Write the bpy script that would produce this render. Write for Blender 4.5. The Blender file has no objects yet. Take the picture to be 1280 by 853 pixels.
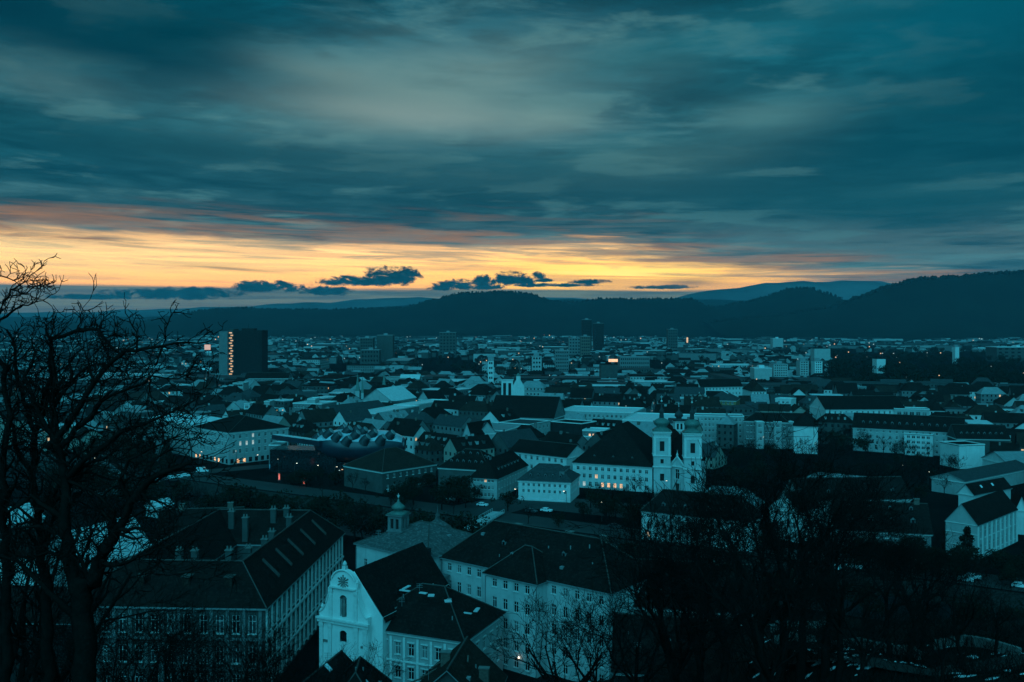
import bpy, math, random
from math import sin, cos, pi, radians, sqrt, atan2, exp, log
random.seed(7)
scene = bpy.context.scene
COL = scene.collection

# ------------------------------------------------------------------ camera
F, HZ, CAMZ = 1150.0, 405.0, 70.0          # focal length in pixels of a 1280 wide frame, horizon row, eye height
cd = bpy.data.cameras.new('camera')
cam = bpy.data.objects.new('camera', cd)
COL.objects.link(cam)
cam.location = (0, 0, CAMZ)
cam.rotation_euler = (radians(90), 0, 0)
cd.sensor_width = 36.0
cd.lens = 36.0 * F / 1280.0
cd.shift_y = -(426.5 - HZ) / 1280.0
cd.clip_start = 0.5
cd.clip_end = 60000
scene.camera = cam
scene.view_settings.view_transform = 'Standard'
scene.view_settings.look = 'None'
scene.view_settings.exposure = 0.0
scene.view_settings.gamma = 1.0
scene.cycles.max_bounces = 6
scene.cycles.diffuse_bounces = 3
scene.cycles.volume_bounces = 0
scene.cycles.use_denoising = True
scene.cycles.sample_clamp_indirect = 4.0


def lin(c):
    c /= 255.0
    return c / 12.92 if c <= 0.04045 else ((c + 0.055) / 1.055) ** 2.4


def S(r, g, b):
    return (lin(r), lin(g), lin(b), 1.0)


# ------------------------------------------------------------------ node helper
class NT:
    def __init__(self, tree):
        self.t = tree
        self.L = tree.links
        self.N = tree.nodes

    def put(self, sock, v):
        if isinstance(v, bpy.types.NodeSocket):
            self.L.new(v, sock)
        elif v is not None:
            sock.default_value = v

    def m(self, op, a, b=None, c=None, clamp=False):
        n = self.N.new('ShaderNodeMath')
        n.operation = op
        n.use_clamp = clamp
        for i, v in enumerate((a, b, c)):
            if v is not None:
                self.put(n.inputs[i], v)
        return n.outputs[0]

    def mix(self, f, a, b, blend='MIX'):
        n = self.N.new('ShaderNodeMix')
        n.data_type = 'RGBA'
        n.blend_type = blend
        n.clamp_factor = True
        self.put(n.inputs[0], f)
        self.put(n.inputs[6], a)
        self.put(n.inputs[7], b)
        return n.outputs[2]

    def ramp(self, f, stops, interp='LINEAR'):
        n = self.N.new('ShaderNodeValToRGB')
        e = n.color_ramp.elements
        n.color_ramp.interpolation = interp
        while len(e) > 1:
            e.remove(e[-1])
        e[0].position = stops[0][0]
        e[0].color = stops[0][1]
        for p, c in stops[1:]:
            x = e.new(p)
            x.color = c
        self.put(n.inputs[0], f)
        return n.outputs[0]

    def step(self, x, a, b):                # smoothstep from a to b
        n = self.N.new('ShaderNodeMapRange')
        n.interpolation_type = 'SMOOTHSTEP'
        self.put(n.inputs[0], x)
        self.put(n.inputs[1], a)
        self.put(n.inputs[2], b)
        return n.outputs[0]

    def vec(self, x, y, z=0.0):
        n = self.N.new('ShaderNodeCombineXYZ')
        self.put(n.inputs[0], x)
        self.put(n.inputs[1], y)
        self.put(n.inputs[2], z)
        return n.outputs[0]

    def noise(self, v, scale=1.0, detail=4.0, rough=0.5, dist=0.0):
        n = self.N.new('ShaderNodeTexNoise')
        self.put(n.inputs['Vector'], v)
        n.inputs['Scale'].default_value = scale
        n.inputs['Detail'].default_value = detail
        n.inputs['Roughness'].default_value = rough
        n.inputs['Distortion'].default_value = dist
        return n.outputs[0]


# ------------------------------------------------------------------ sky
W = bpy.data.worlds.new('World')
scene.world = W
W.use_nodes = True
k = NT(W.node_tree)
W.node_tree.nodes.clear()
out = k.N.new('ShaderNodeOutputWorld')
bg = k.N.new('ShaderNodeBackground')
k.L.new(bg.outputs[0], out.inputs[0])
tc = k.N.new('ShaderNodeTexCoord')
sp = k.N.new('ShaderNodeSeparateXYZ')
k.L.new(tc.outputs['Generated'], sp.inputs[0])
dx, dy, dz = sp.outputs
az = k.m('ARCTAN2', dx, dy)                                    # 0 = due west, where the sun went down
hor = k.m('SQRT', k.m('ADD', k.m('MULTIPLY', dx, dx), k.m('MULTIPLY', dy, dy)))
tl = k.m('DIVIDE', dz, k.m('MAXIMUM', hor, 0.02))              # tangent of the elevation
up = k.m('MAXIMUM', dz, 0.0)
Lg = k.m('LOGARITHM', k.m('ADD', up, 0.06), math.e)
tilt = k.m('ADD', Lg, k.m('MULTIPLY', az, 0.16))
tilt2 = k.m('SUBTRACT', Lg, k.m('MULTIPLY', az, 0.45))
n1 = k.noise(k.vec(k.m('MULTIPLY', az, 4.6), k.m('MULTIPLY', tilt, 9.0), 3.7), 1.0, 8.0, 0.62, 0.35)
n2 = k.noise(k.vec(k.m('MULTIPLY', az, 3.0), k.m('MULTIPLY', tilt2, 4.6), 8.1), 1.0, 7.0, 0.6, 0.4)
n3 = k.noise(k.vec(k.m('MULTIPLY', az, 3.6), k.m('MULTIPLY', tilt, 15.0), 1.3), 1.0, 8.0, 0.62, 0.5)
n4 = k.noise(k.vec(k.m('MULTIPLY', az, 30.0), k.m('MULTIPLY', tl, 60.0), 5.0), 1.0, 5.0, 0.6, 0.0)


def vpos(v):
    t = v / F
    return t / sqrt(1 + t * t)


base = k.ramp(up, [(0.0, S(30, 76, 92)), (vpos(30), S(64, 102, 114)), (vpos(60), S(72, 108, 116)), (vpos(105), S(74, 100, 108)),
                   (vpos(135), S(42, 84, 96)), (vpos(165), S(24, 76, 92)), (vpos(200), S(20, 82, 100)),
                   (vpos(250), S(30, 98, 115)), (vpos(300), S(26, 98, 117)), (vpos(345), S(14, 92, 113)),
                   (vpos(400), S(4, 82, 105)), (0.55, S(10, 98, 122)), (1.0, S(30, 122, 148))])
c0 = base


def gauss(a0, v0, sa, sv, rot=0.0):
    """soft patch centred at azimuth a0 (pixels from centre / F) and elevation v0 px"""
    da = k.m('SUBTRACT', az, math.atan(a0 / F))
    dv = k.m('SUBTRACT', tl, v0 / F)
    if rot:
        dv = k.m('SUBTRACT', dv, k.m('MULTIPLY', da, rot))
    e = k.m('ADD', k.m('POWER', k.m('ABSOLUTE', k.m('DIVIDE', da, sa / F)), 2.0), k.m('POWER', k.m('ABSOLUTE', k.m('DIVIDE', dv, sv / F)), 2.0))
    return k.m('EXPONENT', k.m('MULTIPLY', e, -1.0))


# broad dark and light cloud bands
dk = k.step(n2, 0.56, 0.36)
c0 = k.mix(k.m('MULTIPLY', dk, 0.6), c0, S(2, 52, 70))
dk1 = k.step(n1, 0.52, 0.36)
c0 = k.mix(k.m('MULTIPLY', dk1, 0.6), c0, S(3, 52, 68))
lt1 = k.step(n1, 0.52, 0.68)
c0 = k.mix(k.m('MULTIPLY', lt1, 0.42), c0, S(78, 130, 142))
n7 = k.noise(k.vec(k.m('MULTIPLY', az, 7.5), k.m('MULTIPLY', Lg, 9.5), 4.4), 1.0, 6.0, 0.55, 0.2)
c0 = k.mix(k.m('MULTIPLY', k.step(n7, 0.53, 0.66), 0.5), c0, S(80, 130, 138))
c0 = k.mix(k.m('MULTIPLY', k.step(n7, 0.50, 0.37), 0.62), c0, S(4, 54, 70))
# patches the photograph shows: (pixels right of centre, pixels above the horizon, half sizes, slope, colour, amount)
for a0, v0, sa, sv, rot, col, amt in [
        (-90, 290, 210, 62, 0.10, S(104, 136, 140), 0.75), (-130, 262, 150, 20, -0.10, S(128, 150, 152), 0.55),
        (-210, 300, 120, 16, -0.18, S(104, 134, 138), 0.5), (40, 255, 60, 18, 0.0, S(110, 140, 142), 0.45),
        (-590, 275, 90, 26, -0.12, S(84, 118, 124), 0.45), (340, 250, 90, 26, 0.05, S(84, 134, 142), 0.55),
        (420, 375, 150, 30, 0.12, S(40, 106, 122), 0.4), (-560, 330, 260, 30, -0.16, S(3, 50, 66), 0.65),
        (-640, 420, 200, 120, 0.0, S(0, 44, 62), 0.9), (-420, 345, 120, 40, 0.1, S(0, 52, 68), 0.7), (640, 330, 160, 120, 0.0, S(0, 66, 86), 0.6), (-330, 205, 330, 20, -0.03, S(18, 66, 80), 0.6),
        (60, 172, 300, 20, -0.04, S(34, 74, 86), 0.6), (560, 240, 200, 60, 0.1, S(0, 58, 76), 0.6),
        (480, 140, 260, 40, 0.0, S(14, 74, 90), 0.55), (560, 360, 200, 60, 0.0, S(2, 82, 104), 0.6), (150, 330, 130, 30, 0.15, S(18, 88, 104), 0.4), (180, 205, 130, 24, 0.0, S(64, 104, 110), 0.45)]:
    g = gauss(a0, v0, sa, sv, rot)
    f = k.m('MULTIPLY', g, k.m('MULTIPLY', k.m('ADD', 0.25, k.m('MULTIPLY', n1, 1.5)), amt * 1.2), clamp=True)
    c0 = k.mix(f, c0, col)

# afterglow low in the west, under the edge of the cloud deck
azp = k.m('ADD', k.m('MULTIPLY', az, 0.5), 0.5)


def ap(px):
    return math.atan((px - 640) / F) * 0.5 + 0.5


def g1(x):
    return (x, x, x, 1)


topr = k.ramp(azp, [(0.05, g1(0.15)), (ap(0), g1(0.54)), (ap(250), g1(0.53)), (ap(480), g1(0.50)), (ap(640), g1(0.49)), (ap(760), g1(0.49)),
                    (ap(860), g1(0.42)), (ap(950), g1(0.34)), (ap(1060), g1(0.27)), (ap(1180), g1(0.20)), (ap(1330), g1(0.0))])
topv = k.m('MULTIPLY', topr, 200.0)                          # px above the horizon where the glow ends
vpx = k.m('MULTIPLY', tl, F)
wob = k.m('ADD', k.m('MULTIPLY', k.m('SUBTRACT', n3, 0.5), 84.0), k.m('MULTIPLY', k.m('SUBTRACT', n1, 0.5), 90.0))
under = k.m('SUBTRACT', topv, k.m('ADD', vpx, wob))
glow = k.step(under, -8.0, 24.0)
pink = k.m('MULTIPLY', k.m('MULTIPLY', k.step(under, -46.0, 2.0), k.step(n3, 0.44, 0.6)), 0.42)
warm = k.ramp(k.m('DIVIDE', vpx, 200.0), [(0.0, S(232, 140, 80)), (0.19, S(250, 168, 88)), (0.27, S(255, 194, 112)), (0.36, S(255, 208, 136)), (0.46, S(248, 206, 156)), (0.56, S(232, 176, 116)), (0.7, S(186, 140, 96))])
core = gauss(120, 52, 190, 34)
warm = k.mix(k.m('MULTIPLY', core, 0.9), warm, S(255, 200, 70))
core2 = gauss(130, 60, 110, 14)
warm = k.mix(k.m('MULTIPLY', k.m('MULTIPLY', core2, k.step(n3, 0.42, 0.6)), 0.8), warm, S(255, 236, 140))
greyst = k.m('MULTIPLY', k.step(n3, 0.53, 0.40), 0.55)
warm = k.mix(greyst, warm, S(170, 132, 106))
n6 = k.noise(k.vec(k.m('MULTIPLY', az, 7.0), k.m('MULTIPLY', tilt, 17.0), 6.3), 1.0, 8.0, 0.64, 0.7)
gl2 = k.m('MULTIPLY', k.step(n6, 0.54, 0.40), k.step(vpx, 45.0, 95.0))
warm = k.mix(k.m('MULTIPLY', gl2, 0.75), warm, S(112, 116, 116))
gleft = gauss(-600, 80, 260, 28)
warm = k.mix(k.m('MULTIPLY', gleft, 0.45), warm, S(206, 190, 150))
c0 = k.mix(pink, c0, S(222, 146, 78))
west = k.step(az, -1.25, -0.55)
front = k.step(dy, 0.05, 0.5)
c0 = k.mix(k.m('MULTIPLY', k.m('MULTIPLY', glow, west), front), c0, k.mix(1.0, warm, (1.72, 1.5, 1.14, 1), 'MULTIPLY'))

# bank of low grey cloud along the horizon
bankt = k.m('ADD', 44.0, k.m('ADD', k.m('MULTIPLY', k.m('SUBTRACT', n3, 0.5), 10.0), k.m('MULTIPLY', az, -3.0)))
bank = k.step(k.m('SUBTRACT', bankt, vpx), -1.0, 3.5)
n5 = k.noise(k.vec(k.m('MULTIPLY', az, 9.0), k.m('MULTIPLY', tl, 300.0), 2.2), 1.0, 4.0, 0.55, 0.3)
bcol = k.mix(k.step(n5, 0.36, 0.62), S(24, 78, 90), S(84, 112, 106))
bcol = k.mix(k.step(vpx, 24.0, 2.0), bcol, S(18, 70, 88))
c0 = k.mix(k.m('MULTIPLY', bank, 0.95), c0, bcol)

# the small dark cumulus clouds in front of the glow
puffs = [(452, 352.5, 52, 5.5), (488, 348, 34, 9.5), (508, 346, 18, 8.5), (420, 353, 22, 4), (336, 359.5, 46, 5.5), (312, 357, 18, 5), (362, 361, 16, 5), (408, 365, 32, 5), (214, 369, 80, 6), (240, 367, 46, 6),
         (130, 372, 60, 3), (572, 357, 30, 5), (552, 361, 17, 3), (604, 354, 16, 6.5), (640, 350, 20, 7), (629, 349, 10, 6), (658, 352, 12, 4.5), (673, 346, 8, 4.5), (678, 351, 13, 2),
         (600, 360, 34, 3), (735, 353, 26, 2.6), (690, 357, 60, 2.2), (828, 359.5, 40, 2.2)]
acc = None
for px, py, a, b in puffs:
    da = k.m('DIVIDE', k.m('SUBTRACT', az, math.atan((px - 640) / F)), a / F * cos(math.atan((px - 640) / F)))
    ct = cos(math.atan((px - 640) / F))
    dv = k.m('DIVIDE', k.m('SUBTRACT', tl, (HZ - py) / F * ct), 1.4 * b / F * ct)
    dv = k.m('MAXIMUM', dv, k.m('MULTIPLY', dv, -1.5))         # flatter below than above
    e = k.m('ADD', k.m('MULTIPLY', da, da), k.m('MULTIPLY', dv, dv))
    acc = e if acc is None else k.m('SMOOTH_MIN', acc, e, 0.35)
nz = k.noise(k.vec(k.m('MULTIPLY', az, 62.0), k.m('MULTIPLY', tl, 105.0), 9.0), 1.0, 6.0, 0.7, 0.6)
pm = k.step(k.m('ADD', acc, k.m('MULTIPLY', k.m('SUBTRACT', nz, 0.48), 4.6)), 1.5, 0.55)
pm = k.m('MULTIPLY', pm, front)
pcol = k.mix(k.step(nz, 0.4, 0.65), S(0, 26, 36), S(8, 48, 60))
c0 = k.mix(pm, c0, pcol)
soft = gauss(222, 51, 34, 5.0)
c0 = k.mix(k.m('MULTIPLY', soft, 0.75), c0, S(120, 100, 84))
thin = gauss(-352, 66, 52, 2.2, -0.06)
c0 = k.mix(k.m('MULTIPLY', thin, 0.7), c0, S(110, 96, 84))

# clearer and therefore brighter sky towards the east, behind the camera
east = k.step(dy, 0.35, -0.6)
c0 = k.mix(k.m('MULTIPLY', east, 0.8), c0, S(34, 166, 202))
c0 = k.mix(1.0, c0, (1.0, 1.0, 0.90, 1), 'MULTIPLY')
k.L.new(c0, bg.inputs[0])
bg.inputs[1].default_value = 1.15

# ------------------------------------------------------------------ the one lamp: broad light of the clear eastern sky
SUN_EL, SUN_AZ = 36.0, -12.0
ld = bpy.data.lights.new('sky_light', 'SUN')
ld.energy = 1.85
ld.angle = radians(70)
ld.color = (0.075, 0.66, 0.92)
lo = bpy.data.objects.new('sky_light', ld)
COL.objects.link(lo)
lo.rotation_euler = (radians(90 - SUN_EL), 0, radians(SUN_AZ))
lo.location = (0, -50, 200)


# ------------------------------------------------------------------ materials
def mat(name, col, rough=0.8, noise=0.25, nscale=0.6, spec=0.2, bump=0.0, bscale=4.0, metal=0.0, stain=0.0, rows=0.0):
    m = bpy.data.materials.new(name)
    m.use_nodes = True
    q = NT(m.node_tree)
    p = q.N['Principled BSDF']
    p.inputs['Roughness'].default_value = rough
    p.inputs['Metallic'].default_value = metal
    p.inputs['Specular IOR Level'].default_value = spec
    ge = q.N.new('ShaderNodeNewGeometry')
    pos = ge.outputs['Position']
    c = (col[0], col[1], col[2], 1)
    res = c
    if noise:
        nn = q.noise(pos, nscale, 5.0, 0.6, 0.2)
        lo_ = tuple(x * (1 - noise) for x in col[:3]) + (1,)
        hi_ = tuple(min(1, x * (1 + noise)) for x in col[:3]) + (1,)
        res = q.ramp(nn, [(0.3, lo_), (0.7, hi_)])
    if stain:
        mp = q.N.new('ShaderNodeMapping')
        mp.inputs['Scale'].default_value = (0.9, 0.9, 0.12)
        q.L.new(pos, mp.inputs[0])
        ns = q.noise(mp.outputs[0], 1.0, 5.0, 0.65)
        dark = tuple(x * 0.55 for x in col[:3]) + (1,)
        res = q.mix(q.m('MULTIPLY', q.step(ns, 0.5, 0.75), stain), res, dark)
    hgt = None
    if rows:                                                   # courses of tiles along the slope
        sz = q.N.new('ShaderNodeSeparateXYZ')
        q.L.new(pos, sz.inputs[0])
        fr = q.m('FRACT', q.m('MULTIPLY', sz.outputs[2], 1.0 / rows))
        patch = q.noise(pos, 1.6, 3.0, 0.7)
        res = q.mix(q.m('MULTIPLY', q.step(patch, 0.48, 0.7), 0.7), res, tuple(min(1, x * 2.4) for x in col[:3]) + (1,))
        res = q.mix(q.m('MULTIPLY', q.step(fr, 0.85, 1.0), 0.6), res, tuple(x * 0.4 for x in col[:3]) + (1,))
        hgt = fr
    if not isinstance(res, tuple):
        q.L.new(res, p.inputs['Base Color'])
    else:
        p.inputs['Base Color'].default_value = res
    if bump or rows:
        bn = q.N.new('ShaderNodeBump')
        bn.inputs['Strength'].default_value = bump or 0.4
        bn.inputs['Distance'].default_value = 0.08
        q.put(bn.inputs['Height'], hgt if hgt is not None else q.noise(pos, bscale, 4.0, 0.6))
        q.L.new(bn.outputs[0], p.inputs['Normal'])
    return m


def emat(name, col, strength):
    m = bpy.data.materials.new(name)
    m.use_nodes = True
    q = NT(m.node_tree)
    p = q.N['Principled BSDF']
    p.inputs['Base Color'].default_value = (0.3, 0.3, 0.3, 1)
    ge = q.N.new('ShaderNodeNewGeometry')
    nn = q.noise(ge.outputs['Position'], 1.7, 3.0, 0.6)
    c = q.ramp(nn, [(0.25, (col[0] * 0.4, col[1] * 0.3, col[2] * 0.2, 1)), (0.6, (col[0], col[1], col[2], 1))])
    q.L.new(c, p.inputs['Emission Color'])
    p.inputs['Emission Strength'].default_value = strength
    return m


M = {}
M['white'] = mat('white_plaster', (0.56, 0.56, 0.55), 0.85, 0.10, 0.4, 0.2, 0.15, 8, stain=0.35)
M['bright'] = mat('bright_white_stucco', (0.70, 0.70, 0.68), 0.85, 0.08, 0.4, 0.2, 0.15, 8, stain=0.25)
M['convent'] = mat('convent_plaster', (0.45, 0.455, 0.45), 0.85, 0.14, 0.35, 0.2, 0.15, 8, stain=0.45)
M['pale'] = mat('pale_plaster', (0.34, 0.345, 0.34), 0.85, 0.12, 0.4, 0.2, 0.15, 8, stain=0.4)
M['cream'] = mat('cream_plaster', (0.27, 0.25, 0.215), 0.85, 0.12, 0.4, stain=0.4)
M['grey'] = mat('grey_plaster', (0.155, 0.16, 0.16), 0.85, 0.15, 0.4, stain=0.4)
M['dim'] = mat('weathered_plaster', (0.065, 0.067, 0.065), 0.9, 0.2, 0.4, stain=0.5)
M['ochre'] = mat('ochre_plaster', (0.26, 0.16, 0.07), 0.9, 0.2, 0.4, stain=0.4)
M['darkwall'] = mat('dark_render', (0.018, 0.018, 0.018), 0.9, 0.3, 0.5)
M['trim'] = mat('pale_stone_trim', (0.62, 0.62, 0.6), 0.8, 0.12, 1.5)
M['dstone'] = mat('dark_river_stone', (0.03, 0.03, 0.028), 0.95, 0.4, 0.8, bump=0.3)
M['stone'] = mat('old_stone', (0.15, 0.147, 0.14), 0.9, 0.3, 1.5, bump=0.3)
M['roof'] = mat('dark_tile_roof', (0.013, 0.0105, 0.0095), 0.9, 0.3, 0.3, 0.02, rows=0.45)
M['roofb'] = mat('brown_tile_roof', (0.026, 0.018, 0.015), 0.9, 0.3, 0.3, 0.02, rows=0.45)
M['roofg'] = mat('grey_shingle_roof', (0.07, 0.07, 0.07), 0.85, 0.3, 0.8, 0.2, rows=0.5)
M['slate'] = mat('slate_roof', (0.03, 0.031, 0.033), 0.75, 0.3, 0.6, 0.3, rows=0.4)
M['metal'] = mat('pale_sheet_metal', (0.55, 0.57, 0.58), 0.5, 0.15, 0.5, 0.5, stain=0.2)
M['metald'] = mat('dull_sheet_metal', (0.20, 0.215, 0.22), 0.55, 0.2, 0.5, 0.4)
M['copper'] = mat('green_copper', (0.08, 0.14, 0.125), 0.6, 0.25, 1.5, 0.4)
M['ridge'] = mat('ridge_tiles', (0.075, 0.065, 0.06), 0.9, 0.3, 2.0)
M['brick'] = mat('chimney_brick', (0.13, 0.10, 0.085), 0.9, 0.3, 3.0, bump=0.3)
M['glass'] = mat('window_glass', (0.012, 0.014, 0.016), 0.12, 0.4, 0.9, 0.5)
M['curtain'] = mat('curtained_glass', (0.16, 0.165, 0.165), 0.25, 0.5, 0.8, 0.5)
M['blind'] = mat('half_dark_glass', (0.05, 0.055, 0.06), 0.2, 0.5, 0.9, 0.5)
M['frame'] = mat('window_frame', (0.55, 0.55, 0.54), 0.6, 0.1, 3.0)
M['framed'] = mat('dark_window_frame', (0.10, 0.10, 0.10), 0.6, 0.1, 3.0)
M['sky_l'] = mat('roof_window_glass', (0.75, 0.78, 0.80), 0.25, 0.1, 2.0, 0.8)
M['ground'] = mat('city_ground', (0.008, 0.0082, 0.008), 0.95, 0.5, 0.05, 0.0, 0.2, 0.5)
M['road'] = mat('asphalt', (0.022, 0.022, 0.022), 0.75, 0.25, 0.2, 0.4)
M['pave'] = mat('paving', (0.035, 0.035, 0.034), 0.8, 0.25, 0.7, 0.3)
M['bridge'] = mat('bridge_deck', (0.38, 0.39, 0.39), 0.6, 0.2, 0.7, 0.4)
M['snow'] = mat('old_snow', (0.6, 0.62, 0.64), 0.8, 0.2, 2.0)
M['paint'] = mat('road_paint', (0.6, 0.6, 0.58), 0.7, 0.2, 2.0)
M['hill'] = mat('wooded_hill', (0.010, 0.012, 0.009), 1.0, 0.4, 0.004, 0.0)
M['hazehill'] = mat('haze_paled_mountain', (0.075, 0.08, 0.085), 1.0, 0.5, 0.0015, 0.0)  # paler than the near hills: distance haze put into the colour
M['slope'] = mat('hillside_earth', (0.010, 0.0095, 0.008), 1.0, 0.5, 0.2, 0.05, 0.5, 1.2)
M['bark'] = mat('dark_bark', (0.010, 0.009, 0.008), 0.95, 0.3, 4.0, 0.0, 0.4, 12)
M['twig'] = mat('twig_bark', (0.010, 0.009, 0.008), 0.95, 0.3, 2.0, 0.0)
M['leaf'] = mat('dark_evergreen', (0.010, 0.017, 0.011), 0.9, 0.4, 1.2, 0.0)
M['blob'] = mat('blue_acrylic_skin', (0.014, 0.024, 0.036), 0.35, 0.35, 0.16, 0.6)
M['blob_sheen'] = mat('acrylic_painted_sky_sheen', (0.40, 0.46, 0.50), 0.35, 0.35, 0.3, 0.6)  # same acrylic skin, sky reflection painted in as a paler colour
M['nozzle'] = mat('nozzle_skin', (0.015, 0.02, 0.025), 0.55, 0.2, 0.5, 0.5)
M['lamp'] = emat('lamp_glow', (1.0, 0.86, 0.66), 5.0)
M['lit'] = emat('lit_window_warm', (1.0, 0.52, 0.18), 1.0)
M['litw'] = emat('lit_window_pale', (0.75, 0.9, 0.85), 0.6)
M['lito'] = emat('lit_shop_front', (1.0, 0.50, 0.20), 1.5)
M['red'] = emat('red_signal_light', (1.0, 0.14, 0.05), 1.0)
M['bluesign'] = emat('blue_lit_sign', (0.02, 0.45, 0.9), 0.7)
M['carw'] = mat('white_car_paint', (0.75, 0.76, 0.77), 0.3, 0.05, 2.0, 0.6)
M['card'] = mat('dark_car_paint', (0.05, 0.055, 0.06), 0.3, 0.05, 2.0, 0.6)
M['rubber'] = mat('tyre_rubber', (0.015, 0.015, 0.015), 0.9, 0.1, 2.0)
M['iron'] = mat('painted_iron', (0.05, 0.055, 0.055), 0.6, 0.1, 2.0, 0.4)

wm = bpy.data.materials.new('river_water')
wm.use_nodes = True
q = NT(wm.node_tree)
p = q.N['Principled BSDF']
p.inputs['Base Color'].default_value = (0.004, 0.010, 0.012, 1)
p.inputs['Roughness'].default_value = 0.28
p.inputs['Specular IOR Level'].default_value = 0.05
ge = q.N.new('ShaderNodeNewGeometry')
bn = q.N.new('ShaderNodeBump')
bn.inputs['Strength'].default_value = 0.6
bn.inputs['Distance'].default_value = 0.3
q.put(bn.inputs['Height'], q.noise(ge.outputs['Position'], 0.5, 5.0, 0.65, 0.5))
q.L.new(bn.outputs[0], p.inputs['Normal'])
M['water'] = wm


# ------------------------------------------------------------------ pixel <-> place helpers (plan work only)
def at(px, py, z=0.0):
    Y = F * (CAMZ - z) / (py - HZ)
    return ((px - 640) * Y / F, Y)


def topx(x, y, z):
    return (640 + F * x / y, HZ + F * (CAMZ - z) / y)


# ------------------------------------------------------------------ mesh builder
class B:
    def __init__(self):
        self.v, self.f, self.m = [], [], []

    def poly(self, pts, mi=0):
        i = len(self.v)
        self.v += [tuple(p) for p in pts]
        self.f.append(tuple(range(i, i + len(pts))))
        self.m.append(mi)

    def box(self, x0, x1, y0, y1, z0, z1, mi=0):
        self.hexa([(x0, y0), (x1, y0), (x1, y1), (x0, y1)], z0, z1, mi)

    def hexa(self, c, z0, z1, mi=0, top=None):
        i = len(self.v)
        n = len(c)
        self.v += [(x, y, z0) for x, y in c] + [(x, y, z1) for x, y in (top or c)]
        for a in range(n):
            b = (a + 1) % n
            self.f.append((i + a, i + b, i + n + b, i + n + a))
            self.m.append(mi)
        self.f.append(tuple(i + n + a for a in range(n)))
        self.f.append(tuple(i + a for a in reversed(range(n))))
        self.m += [mi, mi]

    def obox(self, cx, cy, z0, z1, lx, ly, ang, mi=0):
        c, s = cos(ang), sin(ang)
        self.hexa([(cx + c * a * lx / 2 - s * b * ly / 2, cy + s * a * lx / 2 + c * b * ly / 2) for a, b in ((-1, -1), (1, -1), (1, 1), (-1, 1))], z0, z1, mi)

    def tube(self, pts, rad, n=5, mi=0, cap=True):
        i0 = len(self.v)
        K = len(pts)
        for j in range(K):
            a = pts[max(0, j - 1)]
            b = pts[min(K - 1, j + 1)]
            d = (b[0] - a[0], b[1] - a[1], b[2] - a[2])
            L = sqrt(d[0] ** 2 + d[1] ** 2 + d[2] ** 2) or 1
            d = (d[0] / L, d[1] / L, d[2] / L)
            u = (d[1], -d[0], 0) if abs(d[2]) < 0.9 else (0, d[2], -d[1])
            L = sqrt(u[0] ** 2 + u[1] ** 2 + u[2] ** 2) or 1
            u = (u[0] / L, u[1] / L, u[2] / L)
            w = (d[1] * u[2] - d[2] * u[1], d[2] * u[0] - d[0] * u[2], d[0] * u[1] - d[1] * u[0])
            r = rad[j]
            for q_ in range(n):
                t = 2 * pi * q_ / n
                c, s = cos(t) * r, sin(t) * r
                self.v.append((pts[j][0] + u[0] * c + w[0] * s, pts[j][1] + u[1] * c + w[1] * s, pts[j][2] + u[2] * c + w[2] * s))
        for j in range(K - 1):
            for q_ in range(n):
                q2 = (q_ + 1) % n
                self.f.append((i0 + j * n + q_, i0 + j * n + q2, i0 + (j + 1) * n + q2, i0 + (j + 1) * n + q_))
                self.m.append(mi)
        if cap:
            self.f.append(tuple(i0 + (K - 1) * n + q_ for q_ in range(n)))
            self.m.append(mi)

    def lathe(self, prof, cx, cy, n=12, mi=0, a0=0.0):
        i0 = len(self.v)
        for r, z in prof:
            for q_ in range(n):
                t = a0 + 2 * pi * q_ / n
                self.v.append((cx + r * cos(t), cy + r * sin(t), z))
        for j in range(len(prof) - 1):
            for q_ in range(n):
                q2 = (q_ + 1) % n
                self.f.append((i0 + j * n + q_, i0 + j * n + q2, i0 + (j + 1) * n + q2, i0 + (j + 1) * n + q_))
                self.m.append(mi)
        self.f.append(tuple(i0 + (len(prof) - 1) * n + q_ for q_ in range(n)))
        self.m.append(mi)

    def mesh(self, name, mats, smooth=False, off=(0, 0, 0)):
        me = bpy.data.meshes.new(name)
        vv = self.v if off == (0, 0, 0) else [(x - off[0], y - off[1], z - off[2]) for x, y, z in self.v]
        me.from_pydata(vv, [], self.f)
        for m_ in mats:
            me.materials.append(m_)
        if len(mats) > 1:
            me.polygons.foreach_set('material_index', self.m)
        if smooth:
            me.polygons.foreach_set('use_smooth', [True] * len(self.f))
        me.update()
        return me

    def build(self, name, mats, parent=None, smooth=False, loc=None):
        """vertices are in world coordinates; the mesh is stored relative to its parent's base"""
        if not isinstance(mats, (list, tuple)):
            mats = [mats]
        off = wloc(parent) if parent else (loc or (0, 0, 0))
        o = bpy.data.objects.new(name, self.mesh(name, mats, smooth, tuple(off)))
        COL.objects.link(o)
        if parent:
            o.parent = parent
        elif loc:
            o.location = loc
        return o


def wloc(o):
    x, y, z = 0, 0, 0
    while o is not None:
        x += o.location[0]
        y += o.location[1]
        z += o.location[2]
        o = o.parent
    return (x, y, z)


def tag(o, label=None, cat=None, group=None, kind=None):
    if label:
        o['label'] = label
    if cat:
        o['category'] = cat
    if group:
        o['group'] = group
    if kind:
        o['kind'] = kind
    return o


def empty(name, loc, label, cat, group=None):
    o = bpy.data.objects.new(name, None)
    o.empty_display_size = 1.0
    COL.objects.link(o)
    o.location = loc
    return tag(o, label, cat, group)


def copy_tree(o, loc=None, parent=None, rz=None):
    c = o.copy()
    COL.objects.link(c)
    if parent is not None:
        c.parent = parent
    if loc is not None:
        c.location = loc
    if rz is not None:
        c.rotation_euler = (0, 0, rz)
    for ch in o.children:
        copy_tree(ch, None, c)
    return c


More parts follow.
